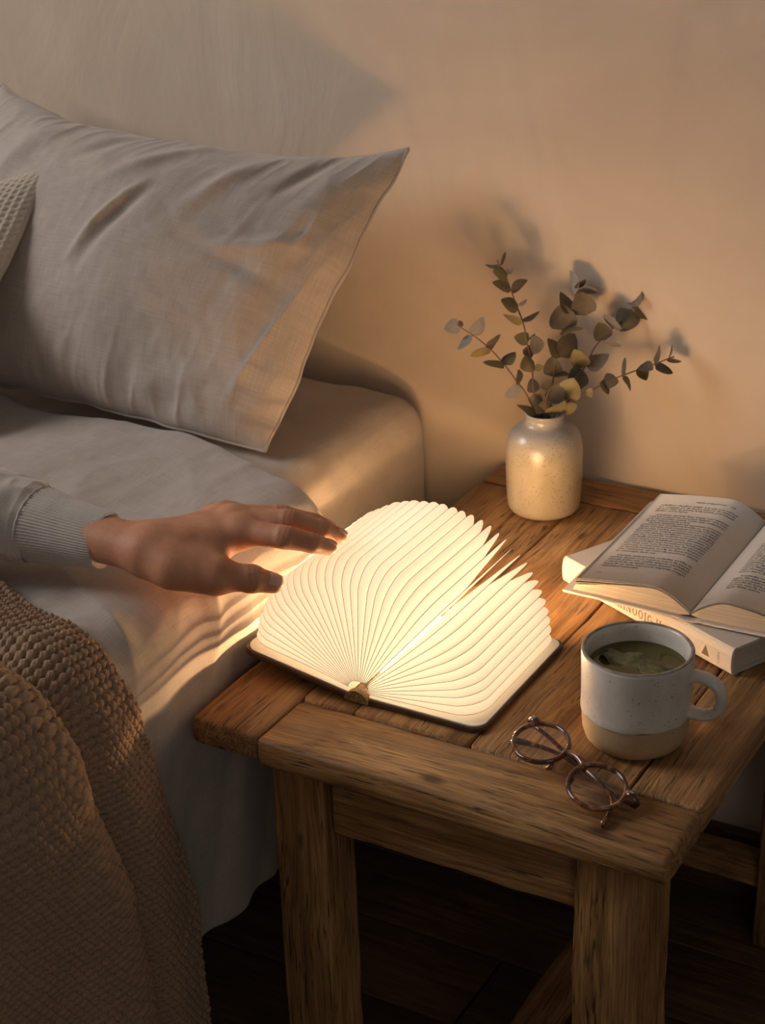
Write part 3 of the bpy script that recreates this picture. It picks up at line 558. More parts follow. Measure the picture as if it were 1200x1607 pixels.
def serif_text(txt, u0, w0, h, gap=.0042):
    """Roman capitals built from stems, hairlines and slab serifs"""
    P = []; F = []; x = u0
    def quad(pts):
        b = len(P); P.extend(bmap(a, -.00137, c) for a, c in pts); F.append(tuple(range(b, b+len(pts))))
    def bar(x0, y0, x1, y1, t):
        d = Vector((x1-x0, y1-y0)); d.normalize(); nx, ny = -d.y*t/2, d.x*t/2
        quad([(x0+nx, y0+ny), (x1+nx, y1+ny), (x1-nx, y1-ny), (x0-nx, y0-ny)])
    def serif(cx_, y): bar(cx_-.17*h, y, cx_+.17*h, y, .07*h)
    def oval(cx_, cy_, rx, ry, a0, a1, t, n=18):
        for k in range(n):
            p, q = math.radians(a0+(a1-a0)*k/n), math.radians(a0+(a1-a0)*(k+1)/n)
            tk = lambda g: t*(.55+.45*abs(math.cos(g)))
            quad([(cx_+rx*math.cos(p), cy_+ry*math.sin(p)), (cx_+rx*math.cos(q), cy_+ry*math.sin(q)), (cx_+(rx-tk(q))*math.cos(q), cy_+(ry-tk(q))*math.sin(q)), (cx_+(rx-tk(p))*math.cos(p), cy_+(ry-tk(p))*math.sin(p))])
    for ch in txt:
        t = .15*h; y0, y1 = w0, w0+h
        if ch == ' ': x += .45*h; continue
        if ch == 'I': bar(x+.17*h, y0, x+.17*h, y1, t); serif(x+.17*h, y0); serif(x+.17*h, y1); x += .34*h
        elif ch in 'HE':
            bar(x+.12*h, y0, x+.12*h, y1, t); serif(x+.12*h, y0); serif(x+.12*h, y1)
            if ch == 'H': bar(x+.62*h, y0, x+.62*h, y1, t); serif(x+.62*h, y0); serif(x+.62*h, y1); bar(x+.12*h, (y0+y1)/2, x+.62*h, (y0+y1)/2, .07*h); x += .76*h
            else:
                for yy, ln in ((y0+.03*h, .55), (y1-.03*h, .52), ((y0+y1)/2, .4)): bar(x+.12*h, yy, x+ln*h, yy, .08*h)
                x += .58*h
        elif ch == 'N': bar(x+.1*h, y0, x+.1*h, y1, .08*h); bar(x+.66*h, y0, x+.66*h, y1, .08*h); bar(x+.1*h, y1, x+.66*h, y0, t); serif(x+.1*h, y0); serif(x+.06*h, y1); serif(x+.66*h, y1); x += .8*h
        elif ch == 'O': oval(x+.38*h, w0+h/2, .38*h, .52*h, 0, 360, t); x += .76*h
        elif ch == 'R': bar(x+.12*h, y0, x+.12*h, y1, t); serif(x+.12*h, y0); serif(x+.06*h, y1); oval(x+.25*h, w0+.74*h, .3*h, .27*h, -95, 95, t); bar(x+.3*h, w0+.5*h, x+.62*h, y0, t); serif(x+.6*h, y0); x += .7*h
        elif ch == 'G': oval(x+.38*h, w0+h/2, .38*h, .52*h, 40, 320, t); bar(x+.66*h, w0+.03*h, x+.66*h, w0+.45*h, t); serif(x+.6*h, w0+.45*h); x += .78*h
        x += gap*.5
    return mesh_obj('spine_lettering', P, F, M['brown_ink'], cb, smooth=False)
serif_text('HE RINOOIG H', .0615, .0082, .0080, .0033)
# publisher's triangle in a thin frame, with tiny lettering beside it
ue = bL-.0305; wm = BT*.5
P = [bmap(ue-.0048, -.00137, wm-.0052), bmap(ue+.0048, -.00137, wm-.0052), bmap(ue, -.00137, wm+.0052)]
mesh_obj('emblem', P, [(0, 1, 2)], M['brown_ink'], cb, smooth=False)['label'] = 'dark brown triangle emblem'
fr = [(-.0068, -.0066), (.0068, -.0066), (.0012, .0072), (-.0012, .0072)]; Vf = []; Ff = []
for k in range(4):
    (x0, y0), (x1, y1) = fr[k], fr[(k+1) % 4]; d = Vector((x1-x0, y1-y0)).normalized(); nx, ny = -d.y*.00025, d.x*.00025; b = len(Vf)
    Vf += [bmap(ue+a, -.00136, wm+c) for a, c in ((x0+nx, y0+ny), (x1+nx, y1+ny), (x1-nx, y1-ny), (x0-nx, y0-ny))]; Ff.append((b, b+1, b+2, b+3))
mesh_obj('emblem_frame', Vf, Ff, plain('emblem_frame', (.72, .64, .55), .8), cb, smooth=False)
spine_text('small_lettering', 'CSEH', bL-.0135, wm-.0065, .0042, math.pi/2, 1.1)
# open book
OX, OY0, OY1, OZ = .3262, .2965, .4995, TZ+BT+.0004
ob = empty('open_book', (OX, (OY0+OY1)/2, OZ), 'open book with printed pages lying on top of the closed book', 'book')
WB = .1105
def omap(s, t, w): return (OX+s, OY0+t, OZ+w)
LB = OY1-OY0
ztop = {}
def prof_page(q, side, lift=0.0):
    """height of the page surface at fraction q from gutter(0) to fore edge(1)"""
    arch = .0075+.0175*math.sin(min(q/.34, 1)*math.pi/2)**.9
    fall = .0105*(max(q-.28, 0)/.72)**1.35
    return (arch-fall)*(1.0 if side < 0 else 1.02)+lift*max(q-.15, 0)
# covers, hinge spine
for side in (-1, 1):
    x0, x1 = .0115*side, (WB+.0095)*side
    ol = [(x0, -.0045), (x1, -.0045), (x1, LB+.0045), (x0, LB+.0045)]
    tilt = .012 if side < 0 else .02
    slab('cover', ol if side > 0 else ol[::-1], 0, .0022, M['bookcloth'], lambda u, v, w, tilt=tilt: omap(u, v, w+.0006+abs(u)*tilt), ob, .0005)
sp = [(-.0125+.025*k/12, .0002+.0016*abs(math.cos(math.pi*k/12))**3) for k in range(13)]
ring = sp+[(x*.96, z+.0014) for x, z in sp[::-1]]
V = [omap(x, -.0045, z) for x, z in ring]+[omap(x, LB+.0045, z) for x, z in ring]; n = len(ring)
mesh_obj('spine', V, [(k, (k+1) % n, n+(k+1) % n, n+k) for k in range(n)]+[tuple(range(n))[::-1], tuple(range(n, 2*n))], M['bookcloth'], ob, smooth=False)
nq = 30; qs = np.linspace(0, 1, nq)**1.25
for side in (-1, 1):
    # the block of leaves under the top sheets
    top = [(side*(.0006+WB*.985*q), prof_page(q, side)-.0022-(.0022*sstep(.5, 1, q))) for q in qs]
    bot = [(side*(.0006+.010+(WB*1.005-.010)*q), .0031+.013*0+abs(.010+(WB-.010)*q)*(.012 if side < 0 else .02)) for q in qs]
    ring = top+bot[::-1]; n = len(ring)
    V = [omap(x, 0, z) for x, z in ring]+[omap(x, LB, z) for x, z in ring]
    F = [(k, (k+1) % n, n+(k+1) % n, n+k) for k in range(n)]
    for off in (0, n):
        for k in range(nq-1): F.append((off+k, off+k+1, off+n-2-k, off+n-1-k))
    bm = bmesh.new(); me = bpy.data.meshes.new('x'); me.from_pydata(V, [], F); bm.from_mesh(me); bmesh.ops.recalc_face_normals(bm, faces=bm.faces[:])
    bm_obj('page_block', bm, M['pageblock'], ob, smooth=False)
    # loose top leaves, each a real sheet, lifting a little toward the fore edge
    for li, (dz, lift, ext) in enumerate(((-.0019, -.0006, .992), (-.0012, .0008, .985), (-.0006, .0003, .99), (0, .0018, .98))):
        V = []
        for q in qs:
            for t_ in (0.0, .35, .7, 1.0): V.append(omap(side*(.0004+WB*ext*q), t_*LB, prof_page(q, side, lift)+dz+.0003*math.sin(t_*5+li)*q))
        m0 = len(V); V += [(x, y, z-.00022) for x, y, z in V]
        F = [tuple(f) for f in grid_faces(nq, 4)]; F += [tuple(int(i)+m0 for i in f[::-1]) for f in F]
        for k in range(nq-1): F.append((k*4, k*4+4, m0+k*4+4, m0+k*4)); F.append((k*4+3, m0+k*4+3, m0+k*4+7, k*4+7))
        for k in range(3): F.append(((nq-1)*4+k, (nq-1)*4+k+1, m0+(nq-1)*4+k+1, m0+(nq-1)*4+k))
        mesh_obj('page', V, F, M['paper'], ob)
# printed text: lines of small words following the page curve
SYL = 'an to re con de lem per si vol ta in mor est du lo ver ma tis qua ren bel so um ad cor pri fa nel ost ira'.split()
rt = random.Random(5)
def word(): return ''.join(rt.choice(SYL) for _ in range(rt.choice((1, 1, 2, 2, 3, 3))))
def text_page(side):
    m_in, m_out, head, foot = .020, .013, .024, .030; Lw = WB-m_in-m_out; V = []; F = []
    nl = 31; pitch = (LB-head-foot)/nl; size = pitch*.98
    def add(txt, s0, t0, sz, fit=None):
        gv, gf = glyphs(txt, sz, .00004)
        if not gv: return
        wmax = max(x for x, y in gv); k = fit/wmax if fit else 1.0; b = len(V)
        for x, y in gv:
            s = s0+x*k; q = abs(s)/(WB*.98)
            V.append(omap(s, t0+y, prof_page(q, side, .0018)+.00035))
        F.extend(tuple(i+b for i in f) for f in gf)
    left = -(WB-m_out) if side < 0 else m_in
    for i in range(nl):
        if i in (4, 24): continue
        t0 = LB-head-pitch*(i+1); short = i in (3, 8, 23, 30); ind = .005 if i in (5, 9, 25) else 0
        full = (Lw-ind)*(rt.uniform(.35, .6) if short else 1); s = ''
        while len(s)*size*.47 < full: s += (' ' if s else '')+word()
        add(s, left+ind, t0, size, full)
    add('RENDOSELATION' if side < 0 else 'MORVELTA', left+(Lw*.42 if side < 0 else Lw*.2), LB-head+.006, size*.8)
    add('103' if side < 0 else '104', left+(Lw*.86 if side < 0 else Lw*.9), LB-head+.006, size*.8)
    add('110' if side < 0 else '111', left+(.001 if side < 0 else Lw*.93), foot*.48, size*.8)
    o = mesh_obj('printed_text', V, F, M['ink'], ob, smooth=False); o['kind'] = 'stuff'
text_page(-1); text_page(1)
# ---------------------------------------------------------------- spectacles
def tortoise():
    a = NT('tortoiseshell'); v = a.tc(); n = a.noise(v, 75, 4, .6, .8)
    c = a.ramp(n, [(.38, (.035, .011, .006)), (.52, (.13, .042, .017)), (.68, (.42, .17, .06))])
    return a.set(Base_Color=c, Roughness=.16, Coat_Weight=.6, Coat_Roughness=.06, Transmission_Weight=.15)
M['tort'] = tortoise()
def lensm():
    a = NT('lens'); tr = a.n('BsdfTransparent'); tr.inputs[0].default_value = (1, .97, .96, 1); g = a.n('BsdfGlossy'); g.inputs[0].default_value = (.95, .9, 1, 1); g.inputs['Roughness'].default_value = .04
    fz = a.n('Fresnel'); fz.inputs[0].default_value = 1.48; m = a.n('MixShader'); a.l(fz.outputs[0], m.inputs[0]); a.l(tr.outputs[0], m.inputs[1]); a.l(g.outputs[0], m.inputs[2]); a.l(m.outputs[0], a.out.inputs[0]); return a.m
M['lens'] = lensm(); M['metal'] = plain('pin_metal', (.55, .5, .42), .3, Metallic=1.0)
ga = Vector((.905, -.415, -.10)).normalized(); gv = Vector((.443, .864, .20)); gv = (gv-ga*gv.dot(ga)).normalized(); gn = ga.cross(gv).normalized()
GO = Vector((.3197, .0540, TZ+.0172))
gls = empty('spectacles', (GO.x, GO.y, TZ), 'round tortoiseshell spectacles lying folded in front of the mug', 'glasses')
def gm(a, b, c): return GO+ga*a+gv*b+gn*c
LR = .0222; LC = .0327
for side in (-1, 1):
    cxl = LC*side; pth = []; n = 44
    for k in range(n):
        t = 2*math.pi*k/n; rr = LR*(1+.03*math.cos(2*t)); pth.append(gm(cxl+rr*math.cos(t)*1.02, rr*math.sin(t)*.97, -.0012*math.cos(t)*side))
    V, F = tube(pth, .0019, 8, closed=True, flat=(1.25, 1.02), upv=gn); mesh_obj('rim', V, F, M['tort'], gls)
    V = [gm(cxl, 0, .0009)]; m_ = 40
    for k in range(m_):
        t = 2*math.pi*k/m_; V.append(gm(cxl+(LR-.0006)*math.cos(t)*1.02, (LR-.0006)*math.sin(t)*.97, -.0002))
    mesh_obj('lens', V, [(0, 1+k, 1+(k+1) % m_) for k in range(m_)], M['lens'], gls)
    # end piece with its metal pin, hinge and nose pad
    V, F = tube([gm(cxl+side*.0195, .0125, 0), gm(cxl+side*.0245, .0135, -.0002), gm(cxl+side*.0285, .0128, -.003), gm(cxl+side*.0295, .0122, -.0075)], [.0030, .0033, .0031, .0024], 8, flat=(.75, 1.15), upv=gn)
    mesh_obj('end_piece', V, F, M['tort'], gls)
    bm = bmesh.new(); bmesh.ops.create_cube(bm, size=1); 
    for v in bm.verts: v.co = gm(cxl+side*.0243+v.co.x*.0034, .0135+v.co.y*.0016, .0023+v.co.z*.0008)
    bm_obj('pin', bm, M['metal'], gls, False)
    V, F = tube([gm(side*(LC-LR*.93), -.006, -.002), gm(side*(LC-LR*.98), -.0095, -.005), gm(side*(LC-LR*.9), -.013, -.0055)], [.0016, .0024, .0014], 8); mesh_obj('nose_pad', V, F, M['tort'], gls)
V, F = tube(smooth_path([gm(-.0122, .0042, 0), gm(-.0075, .0078, .0012), gm(0, .0092, .0018), gm(.0075, .0078, .0012), gm(.0122, .0042, 0)], 14), .0023, 8, flat=(1.1, 1.2), upv=gn); mesh_obj('bridge', V, F, M['tort'], gls)
def wz(a, b, z): p = gm(a, b, 0); return Vector((p.x, p.y, TZ+z))
tl = smooth_path([gm(-.0622, .0122, -.0085), wz(-.045, .0150, .0165), wz(-.015, .0140, .0115), wz(.012, .0130, .0085), wz(.034, .0100, .0065), wz(.047, .0030, .0048), wz(.057, -.0110, .0034), wz(.062, -.0205, .0034)], 30)
tr_ = smooth_path([gm(.0622, .0122, -.0085), wz(.045, .0125, .0052), wz(.02, .0160, .0036), wz(-.008, .0185, .0034), wz(-.030, .0185, .0033), wz(-.048, .0140, .0033), wz(-.062, .0075, .0033), wz(-.070, .0030, .0033)], 30)
for pth in (tl, tr_):
    rad = [.0021+.0010*sstep(.7, .95, i/29) for i in range(30)]
    V, F = tube(pth, rad, 8, flat=(1.0, .75), upv=(0, 0, 1)); mesh_obj('temple', V, F, M['tort'], gls)
# ---------------------------------------------------------------- bed
def rbox_part(nx, ny, face, lo, hi, r):
    """grid on one face of a rounded box (face = axis, sign)"""
    ax, sg = face; o1, o2 = [k for k in range(3) if k != ax]
    a = np.linspace(lo[o1], hi[o1], nx); b = np.linspace(lo[o2], hi[o2], ny); A, B = np.meshgrid(a, b, indexing='ij')
    P = np.zeros((nx, ny, 3)); P[..., ax] = hi[ax] if sg > 0 else lo[ax]; P[..., o1] = A; P[..., o2] = B
    I = np.clip(P, np.array(lo)+r, np.array(hi)-r); d = P-I; n = d/np.linalg.norm(d, axis=-1, keepdims=True); return I+n*r, n
bed = empty('bed', (-.6, -.3, 0), 'low bed with fitted linen sheet beside the table', 'bed')
lo, hi = (-1.3, -1.35, .27), (-.083, .594, .552); Vs = []; Fs = []; UV = []; off = 0
for face, nx, ny in (((2, 1), 150, 220), ((0, 1), 260, 60), ((1, 1), 150, 50), ((0, -1), 8, 4), ((1, -1), 8, 4), ((2, -1), 8, 4)):
    P, N = rbox_part(nx, ny, face, lo, hi, .042)
    w = .0035*fbm(P[..., 0]*9+P[..., 2]*7, P[..., 1]*9, 11)+.003*ridge(P[..., 0]*10+P[..., 1]*14+P[..., 2]*10, P[..., 1]*5-P[..., 0]*6, 12)*.8
    P = P+N*np.clip(w-.001, -.006, .004)[..., None]*(N[..., 2:3] > -.5); P[..., 1] = np.minimum(P[..., 1], .597)
    f = grid_faces(nx, ny, off); 
    if face in ((0, 1), (2, 1), (1, -1)): pass
    Vs.append(P.reshape(-1, 3)); Fs.append(f); UV.append(np.stack([P[..., 0]+P[..., 2], P[..., 1]+P[..., 2]*.5], -1).reshape(-1, 2)); off += nx*ny
mt = fast_obj('mattress', np.vstack(Vs), np.vstack(Fs), M['sheet'], bed, np.vstack(UV))
bm = bmesh.new(); bm.from_mesh(mt.data); bmesh.ops.remove_doubles(bm, verts=bm.verts[:], dist=.0004); bmesh.ops.recalc_face_normals(bm, faces=bm.faces[:]); bm.to_mesh(mt.data); bm.free()
box('bed_frame', -1.28, -.13, -1.33, .585, .17, .275, M['base'], bed, .006)
for x in (-1.22, -.2):
    for y in (-1.26, .5): box('leg', x, x+.06, y, y+.06, 0, .172, M['base'], bed, .004)
# cross-section of the bed side: arc length -> (x, z, normal)
def side_curve(s, xt=-.014, zt=.574, R=.062, lean=.045):
    """s<0: along the top (towards -x); 0..pi/2*R: the rounded edge; beyond: down the side"""
    xc, zc = xt-R, zt-R; q = np.clip(s/R, 0, math.pi/2); down = np.maximum(s-R*math.pi/2, 0)
    x = np.where(s < 0, xc+s, xc+R*np.sin(q)-down*lean); z = np.where(s < 0, zt, zc+R*np.cos(q)-down)
    nx_ = np.where(s < 0, 0, np.sin(q)); nz_ = np.where(s < 0, 1, np.cos(q)); return x, z, nx_, nz_
# duvet
ns, nt = 330, 420
s = np.concatenate([np.linspace(-.95, -.45, 50)[:-1], np.linspace(-.45, .40, ns-49)]); hem = .062*math.pi/2+(.574-.062-.213)
s = np.where(s > hem, hem, s); s = np.concatenate([np.linspace(-.95, -.45, 50)[:-1], np.linspace(-.45, hem, ns-49)])
t = np.concatenate([np.linspace(0, .62, 330), np.linspace(.62, 1.45, nt-330+1)[1:]])
Sg, Tg = np.meshgrid(s, t, indexing='ij')
yh = .338-.05*sstep(-.16, .03, Sg)-.02*sstep(0, .12, Sg)+.008*vnoise(Sg*14, Sg*0+2, 5)
Y = yh-Tg
x, z, nx_, nz_ = side_curve(Sg)
puff = -.030*(1-np.sqrt(np.clip(1-(1-np.clip(Tg/.03, 0, 1))**2, 0, 1)))
w = .009*fbm(Sg*5, Y*5, 21, 2)+.0050*ridge(Sg*8+Y*6, Y*4-Sg*3, 22, 1)*.8+.0030*ridge(Sg*20-Y*6, Y*9+Sg*3, 23, 1)*.4+.0006*fbm(Sg*45, Y*45, 24, 2)
sd = sstep(.02, .12, Sg)
w = w*(1-.35*sd)+sd*(.0035*np.sin(Y*40+2.2*vnoise(Sg*6, Y*5, 31)*2+1.0)+.006*vnoise(Y*30+Sg*4, Sg*5, 33))*sstep(.02, .3, Sg)
crn = np.exp(-((Sg-.03)/.10)**2)*np.exp(-((Y-.07)/.14)**2)
w = w+crn*.004*ridge(Y*17+Sg*9, Sg*4+.3, 41, 1)
press = np.exp(-(((x+.30)/.22)**2+((Y-.0)/.06)**2))*.004
disp = w+puff-press
# keep the hanging side clear of the table edge
X = x+nx_*disp; Z = z+nz_*disp
lim = np.where((Y > -.03) & (Z < .53), -.0062, .5); X = np.minimum(X, lim-.0004*np.abs(vnoise(Y*60, Z*60, 44)))
duvet_P = np.stack([X, Y, Z], -1)
duvet = fast_obj('duvet', duvet_P, grid_faces(len(s), len(t))[:, ::-1], M['linen'], None, np.stack([Sg, Tg], -1))
sol = duvet.modifiers.new('thick', 'SOLIDIFY'); sol.thickness = .010; sol.offset = -1 
tag(duvet, 'rumpled beige linen duvet hanging over the side of the bed', 'duvet')
# knitted throw
def knitm():
    a = NT('throw_yarn'); v = a.tc(); n = a.noise(v, 700, 3, .7); n2 = a.noise(v, 28, 4, .6)
    c = a.ramp(n, [(.3, (.25, .155, .098)), (.7, (.45, .30, .195))]); c = a.mix(.35, c, a.ramp(n2, [(.3, (.75,)*3), (.7, (1.15,)*3)]), 'MULTIPLY')
    return a.set(Base_Color=c, Roughness=.95, Sheen_Weight=.12, Sheen_Tint=(.8, .55, .38), Sheen_Roughness=.6, Normal=a.bump(n, .6, .0015))
M['knit'] = knitm()
hs = .00085
s = np.arange(-.30, .062*math.pi/2+.50, hs); t = np.concatenate([np.arange(0, .37, hs*1.02), np.arange(.37, .80, hs*2.6)]); Sg, Tg = np.meshgrid(s, t, indexing='ij')
ye = np.interp(Sg, [-.30, -.16, -.10, -.03, .06, .11, .22, .32, .42, .60], [.012, -.004, -.018, -.048, -.064, -.050, -.022, -.002, .004, .006])
wv_ = .004*vnoise(Sg*16, Sg*0+4, 61); Y = ye+wv_-Tg
x, z, nx_, nz_ = side_curve(Sg, xt=-.012, lean=.0)
yf = np.interp(Sg, [-.30, -.12, -.02, .06, .12, .22, .34, .60], [-.100, -.120, -.143, -.148, -.140, -.113, -.100, -.084])
d = Y-yf
ph = np.clip(-d/.040, 0, 1)*math.pi; curl = np.where(d < 0, .017*np.sin(ph), 0)*sstep(-.2, 0, Sg)
bulge = np.where(d < 0, .016*(1-np.cos(ph)), .010*np.sin(np.clip(d/.085, 0, 1)*math.pi)**1.0)
flap = np.where(d >= 0, .004*np.exp(-((d-.034)/.016)**2), -.006*sstep(.05, .17, -d)+.005*np.sin(-d*38+1.2*vnoise(Sg*7, Y*4, 66)))
base = .0045+bulge+flap*sstep(-.25, .1, Sg)+.004*fbm(Sg*7, Y*9, 62, 3)*sstep(0, .02, Tg)
ps, py = .0064, .0084
rowf = (Sg+.0012*vnoise(Sg*30, Y*30, 63))/ps; row = np.floor(rowf); fs = rowf-row
uu = (Y+.0012*vnoise(Sg*34, Y*28, 64))/py+.5*(row % 2)+.18*(fs-.5); fu = uu-np.floor(uu)
ds_, du_ = np.abs(fs-.5)*2, np.abs(fu-.5)*2; st = 1-(.50*ds_**3+.40*du_**4+1.1*(ds_*du_)**2)
yarn = .20*np.sin((fu*1.6+fs*2.0)*2*math.pi)*st
jit = vnoise(np.floor(uu)*3.7, row*5.1, 65)
disp = base+.0044*st*(1+.35*jit)+.0044*yarn*.5+.00035*vnoise(Sg*900, Y*900, 67)
edge = sstep(0, .006, Tg); disp = disp*edge+.001*(1-edge)
Pb = np.stack([x+nx_*disp, Y+curl, z+nz_*disp], -1)
throw = fast_obj('knit_throw', Pb, grid_faces(len(s), len(t))[:, ::-1], M['knit']); tag(throw, 'chunky brown knitted throw draped over the bed edge', 'blanket')
# ---------------------------------------------------------------- pillows
def pillow(name, TL, TR, BL, BR, N, T, mat, nu, nv, seed, back=.75, pinch=.02, wr=1.0, knit=None):
    TL, TR, BL, BR, N = map(np.array, (TL, TR, BL, BR, N)); N = N/np.linalg.norm(N)
    cu = lambda n: .5-.5*np.cos(np.linspace(0, math.pi, n)); mixu = .6*cu(nu)+.4*np.linspace(0, 1, nu); mixv = .6*cu(nv)+.4*np.linspace(0, 1, nv)
    u, v = np.meshgrid(mixu, mixv, indexing='ij'); a, b = 2*u-1, 2*v-1
    eu = 1-np.abs(a)**2.1; ev = 1-np.abs(b)**2.1; th = (eu*ev)**.60
    # edges pull inward between the corners
    u2 = .5+(a*(1-pinch*(1-b**2)*1.0))/2; v2 = .5+(b*(1-pinch*np.where(b > 0, 11., .6)*(1-np.abs(a)**3)))/2
    u2 = u2+.010*vnoise(b*5, a*0+seed, seed)*np.abs(a)**6*(1-b**4); v2 = v2+.007*vnoise(a*9, b*0+seed, seed+1)*np.abs(b)**6*(1-a**4)
    base = (BL*((1-u2)*(1-v2))[..., None]+BR*(u2*(1-v2))[..., None]+TL*((1-u2)*v2)[..., None]+TR*(u2*v2)[..., None])
    Lx = np.linalg.norm(TR-TL); Ly = np.linalg.norm(TL-BL); X, Yv = u*Lx, v*Ly
    edge = 1-np.minimum(eu, ev)
    w = .010*fbm(X*5, Yv*5, seed, 2)+.0050*ridge(X*11+Yv*6, Yv*3.5-X*2, seed+2, 1)*(.25+.75*edge)+.0045*ridge(X*34-Yv*8, Yv*9+X*4, seed+4, 2)*(.04+.96*edge**2)+.0006*fbm(X*50, Yv*50, seed+6, 2)
    w = w*wr*np.clip(th*3, 0, 1)
    if knit is not None: w = w+knit(X, Yv)*np.clip(th*4, 0, 1)
    extra = EXTRA.get(name); 
    if extra is not None: w = w+extra(u, v)*np.clip(th*3, 0, 1)
    Fp = base+N*(T*th+w-.003*np.clip(th*3, 0, 1))[..., None]; Bp = base-N*(back*T*th+.5*w*np.clip(th*2, 0, 1))[..., None]
    n = nu*nv; F = np.vstack([grid_faces(nu, nv), grid_faces(nu, nv, n)[:, ::-1]]); uv = np.stack([X, Yv], -1).reshape(-1, 2)
    o = fast_obj(name, np.vstack([Fp.reshape(-1, 3), Bp.reshape(-1, 3)]), F, mat, None, np.vstack([uv, uv]))
    bm = bmesh.new(); bm.from_mesh(o.data); bmesh.ops.remove_doubles(bm, verts=[x for x in bm.verts if x.is_boundary], dist=.0005); bmesh.ops.recalc_face_normals(bm, faces=bm.faces[:]); bm.to_mesh(o.data); bm.free()
    ring = [base[i, 0] for i in range(0, nu, 3)]+[base[nu-1, j] for j in range(0, nv, 3)]+[base[i, nv-1] for i in range(nu-1, -1, -3)]+[base[0, j] for j in range(nv-1, -1, -3)]
    return o, ring
N_P = (0, -.77, .64)
# long soft folds on the pillow's face
def folds(u, v):
    f = 0
    for (u0, v0, u1, v1, wd, amp) in ((.60, .70, .50, .38, .010, .0055), (.625, .70, .525, .36, .014, -.005), (.80, .98, .70, .62, .02, .006), (.66, .99, .52, .70, .022, .007), (.50, .99, .40, .74, .02, -.005), (.97, .62, .78, .50, .02, .006), (.95, .45, .72, .52, .018, -.004), (.9, .98, .84, .74, .016, -.006), (.30, .99, .22, .6, .03, .005), (.86, .12, .98, .04, .02, .006), (.70, .06, .86, .16, .03, .005)):
        dx, dy = u1-u0, v1-v0; L2 = dx*dx+dy*dy; tt = np.clip(((u-u0)*dx+(v-v0)*dy)/L2, 0, 1)
        dd = np.hypot((u-u0-tt*dx), (v-v0-tt*dy)*.65); f = f+amp*np.exp(-(dd/wd)**2)*(.25+.75*np.sin(math.pi*np.clip(tt, .02, .98)))
    return f
EXTRA = {'pillow': folds}
pil, ring = pillow('pillow', (-.622, .552, .852), (-.088, .553, .826), (-.655, .362, .572), (-.138, .335, .566), N_P, .108, M['linen'], 340, 230, 3, .72)
tag(pil, 'large creased beige linen pillow propped against the wall', 'pillow')
V, F = tube(ring, .0019, 6, closed=True); mesh_obj('seam', V, F, M['linen'], pil)
def waffle(X, Y):
    p = .0078; a = X/p; r = np.floor(a); b = Y/p+.5*(r % 2); return -.0022*(np.sin(math.pi*(a-r))*np.sin(math.pi*(b-np.floor(b))))**1.6+.0008
def cushm():
    a = NT('cushion_knit'); v = a.tc(); n = a.noise(v, 500, 3, .7); return a.set(Base_Color=a.ramp(n, [(.3, (.40, .33, .26)), (.7, (.58, .50, .42))]), Roughness=.95, Sheen_Weight=.2, Normal=a.bump(n, .4, .001))
cus, ring = pillow('cushion', (-.85, .416, .806), (-.444, .424, .810), (-.85, .215, .592), (-.440, .208, .588), (0, -.72, .69), .052, cushm(), 300, 260, 9, .8, .03, .35, waffle)
tag(cus, 'cream waffle-knit cushion at the left, in front of the pillow', 'cushion')
# ---------------------------------------------------------------- person reaching in: hand, forearm, sleeve
J = {k: np.array(v) for k, v in {'e2': (-0.4482, -0.0493, 0.64), 'e1': (-0.2957, -0.0261, 0.63), 'e0': (-0.1921, 0.0095, 0.62), 'fa0': (-0.1576, 0.0179, 0.617), 'fa1': (-0.0908, 0.0242, 0.613), 'wr': (-0.0482, 0.0256, 0.614), 'iM': (0.012, 0.0745, 0.622), 'iP': (0.0527, 0.0778, 0.624), 'iD': (0.0696, 0.0925, 0.616), 'iT': (0.078, 0.1054, 0.608), 'mM': (-0.0021, 0.0862, 0.624), 'mP': (0.0424, 0.101, 0.627), 'mD': (0.065, 0.1162, 0.617), 'mT': (0.0744, 0.1279, 0.608), 'rM': (-0.0186, 0.0949, 0.621), 'rP': (0.0224, 0.1188, 0.62), 'rD': (0.0447, 0.1354, 0.611), 'rT': (0.0549, 0.1441, 0.604), 'pM': (-0.0352, 0.1019, 0.614), 'pP': (-0.0058, 0.1234, 0.611), 'pD': (0.003, 0.145, 0.6), 'pT': (0.0125, 0.1503, 0.596), 'tC': (-0.0173, 0.0178, 0.608), 'tM': (0.0146, 0.0302, 0.602), 'tI': (0.0383, 0.0465, 0.597), 'tT': (0.0518, 0.0594, 0.59)}.items()}
vox = .00105; pad = .03
pts = np.array([J[k] for k in J if k not in ('e0', 'e1', 'e2')]); mn = pts.min(0)-pad; mx = pts.max(0)+pad
dims = np.ceil((mx-mn)/vox).astype(int); SDF = np.full(dims, .05, np.float32)
gx = [mn[k]+vox*np.arange(dims[k]) for k in range(3)]
def sub(pmin, pmax):
    sl = []
    for k in range(3):
        a = max(int((pmin[k]-mn[k])/vox), 0); b = min(int((pmax[k]-mn[k])/vox)+2, dims[k]); sl.append(slice(a, max(b, a+1)))
    return tuple(sl), np.meshgrid(*[gx[k][sl[k]].astype(np.float32) for k in range(3)], indexing='ij')
